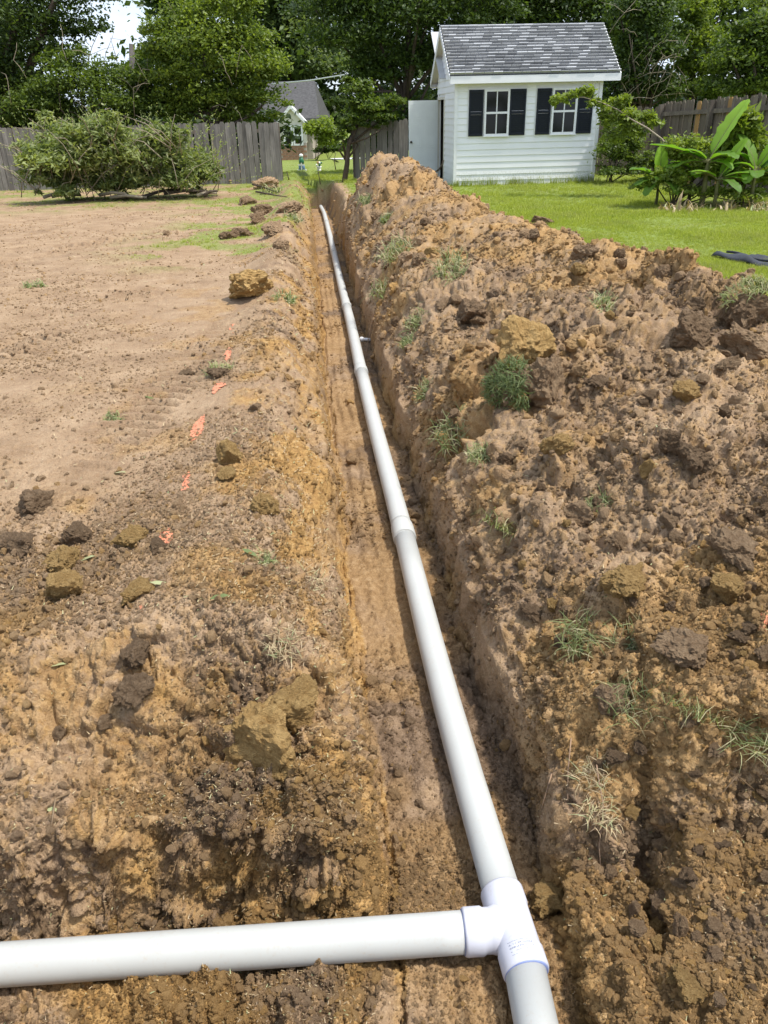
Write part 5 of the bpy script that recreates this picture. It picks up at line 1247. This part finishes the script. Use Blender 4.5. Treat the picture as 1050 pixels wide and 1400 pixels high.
for (xa, xb) in ((389, 401), (402, 415)):
    a = hp(xa, 198, HY-.5).x-hb.x; b = hp(xb, 198, HY-.5).x-hb.x; z0, z1 = hp(402, 199, HY-.5).z-hb.z, hp(402, 171, HY-.5).z-hb.z
    w_ = empty('window', ((a+b)/2, -.52, (z0+z1)/2)); w_.parent = house; wd = b-a; hg = z1-z0
    boxobj('pane', (0, -.01, hg/4), (wd-.16, .02, hg/2-.1), glass_m, w_); boxobj('pane', (0, -.01, -hg/4), (wd-.16, .02, hg/2-.1), glass_m, w_)
    bm = bmesh.new()
    for s__ in (-1, 1): box(bm, (s__*(wd/2-.05), -.03, 0), (.11, .06, hg)); box(bm, (0, -.03, s__*(hg/2-.05)), (wd-.22, .06, .11))
    box(bm, (0, -.03, 0), (wd-.22, .06, .1)); me = bpy.data.meshes.new('frame'); bm.to_mesh(me); bm.free(); link('frame', me, white_m, w_)
shrub('clipped_tree', [(442, 178, 21, 0, .8), (434, 176, 15, 0, .8), (454, 186, 17, 0, .8), (446, 195, 14, 0, .7)], 55, 7000, .15, leaf_bright, 'rounded small tree beside the cream gable of the house', 51, 8, 'tree', tx=432)
shrub('dark_bush', [(450, 203, 14, 0, .7), (440, 206, 12, 0, .6), (462, 205, 10, 0, .6)], 57, 2600, .15, leaf_dark, 'dark low bush at the foot of the house', 52, 4)
# pale path strip
p0, p1 = base(452, 58), base(505, 58)
o = boxobj('distant_path', ((p0[0]+p1[0])/2, 58, p0[2]+.03), (p1[0]-p0[0], 1.2, .06), white_m); tag(o, 'pale concrete strip at the far end of the neighbouring lawn', kind='structure')
# lawn ornaments
def ball(name, loc, r, mat, par, sc=(1, 1, 1)):
    bm = bmesh.new(); bmesh.ops.create_uvsphere(bm, u_segments=14, v_segments=10, radius=r); me = bpy.data.meshes.new(name); bm.to_mesh(me); bm.free(); o = link(name, me, mat, par, True); o.location = loc; o.scale = sc; return o
OY = 34.; b = Vector(base(413, OY)); sc_o = OY/1051*.95
e = empty('garden_ornament', b, 'taller white lawn ornament with green body on a cross shaped base', 'lawn ornament')
boxobj('foot', (0, 0, .05), (.36, .24, .05), white_m, e)
tubes('body', [([(0, 0, .28), (0, 0, .36), (0, 0, .52)], [.09, .11, .07])], green_m, e, 12)
tubes('skirt', [([(0, 0, .07), (0, 0, .2), (0, 0, .27)], [.14, .12, .08])], blue2_m, e, 12)
boxobj('upright', (0, -.13, .19), (.05, .03, .28), white_m, e); boxobj('arms', (0, -.135, .25), (.26, .03, .05), white_m, e)
ball('head', (0, 0, .58), .085, white_m, e, (1, 1, .9))
b = Vector(base(436.5, OY+.5)); e = empty('flower_pot', b, 'small white pot of flowers on the neighbouring lawn', 'flower pot')
tubes('pot', [([(0, 0, 0), (0, 0, .03), (0, 0, .1), (0, 0, .17)], [.13, .07, .08, .11])], white_m, e, 12)
for q in range(9): ball('flower', (rnd.uniform(-.11, .11), rnd.uniform(-.08, .08), .2+rnd.uniform(0, .12)), .04, (white_m, leaf_mid, newwood_m)[q % 3] if q % 3 != 1 else green_m, e)
# cable and pole
a, b = Vector(atY(372, 115, 45)), Vector(atY(492, 99, 36)); o = tubes('overhead_cable', [([Vector((0, 0, 0)), (b-a)*.5+Vector((0, 0, -.05)), b-a], .028)], cable_m, None, 6); o.location = a; tag(o, 'pale overhead cable crossing above the neighbouring house', 'cable')
b = Vector(base(182, 31)); t = Vector(atY(180, 60, 31)); o = tubes('utility_pole', [([Vector((0, 0, -.2)), t-b], [.12, .09])], post_m, None, 10); o.location = b; tag(o, 'dark wooden pole top poking out of the thicket against the sky', 'pole')
# twigs stuck in the soil in the gap
for (pts_, l) in (([(438, 252), (436, 240), (434, 228)], 'thin dead twig stuck in the soil in the gap'), ([(459, 232), (457, 220), (459, 208)], 'crooked dead twig at the right of the gap'), ([(395, 246), (393, 238), (391, 234)], 'short dead weed stalk by the fence end post')):
    P_ = [Vector(atY(x, y, 22.3)) for x, y in pts_]; o = tubes('dead_twig', [([q-P_[0] for q in P_], [.014, .01, .006])], bark_m, None, 5); o.location = P_[0]; tag(o, l, 'twig')
for (x0, y0, x1, y1, Y_, l) in ((345, 252, 380, 265, 20.5, 'thin branch lying across the berm by the old fence'), (350, 262, 398, 275, 18.5, 'second fallen branch lying nearer on the berm')):
    P_ = [Vector(atY(x0, y0, Y_)), Vector(atY((x0+x1)/2, (y0+y1)/2-2, Y_-.4)), Vector(atY(x1, y1, Y_-.9))]
    for q in P_: q.z = max(q.z, drop(q.x, q.y)+.02)
    o = tubes('fallen_branch', [([q-P_[0] for q in P_], [.022, .016, .008])], bark_m, None, 6); o.location = P_[0]; tag(o, l, 'branch')
print('script done', len(bpy.data.objects))
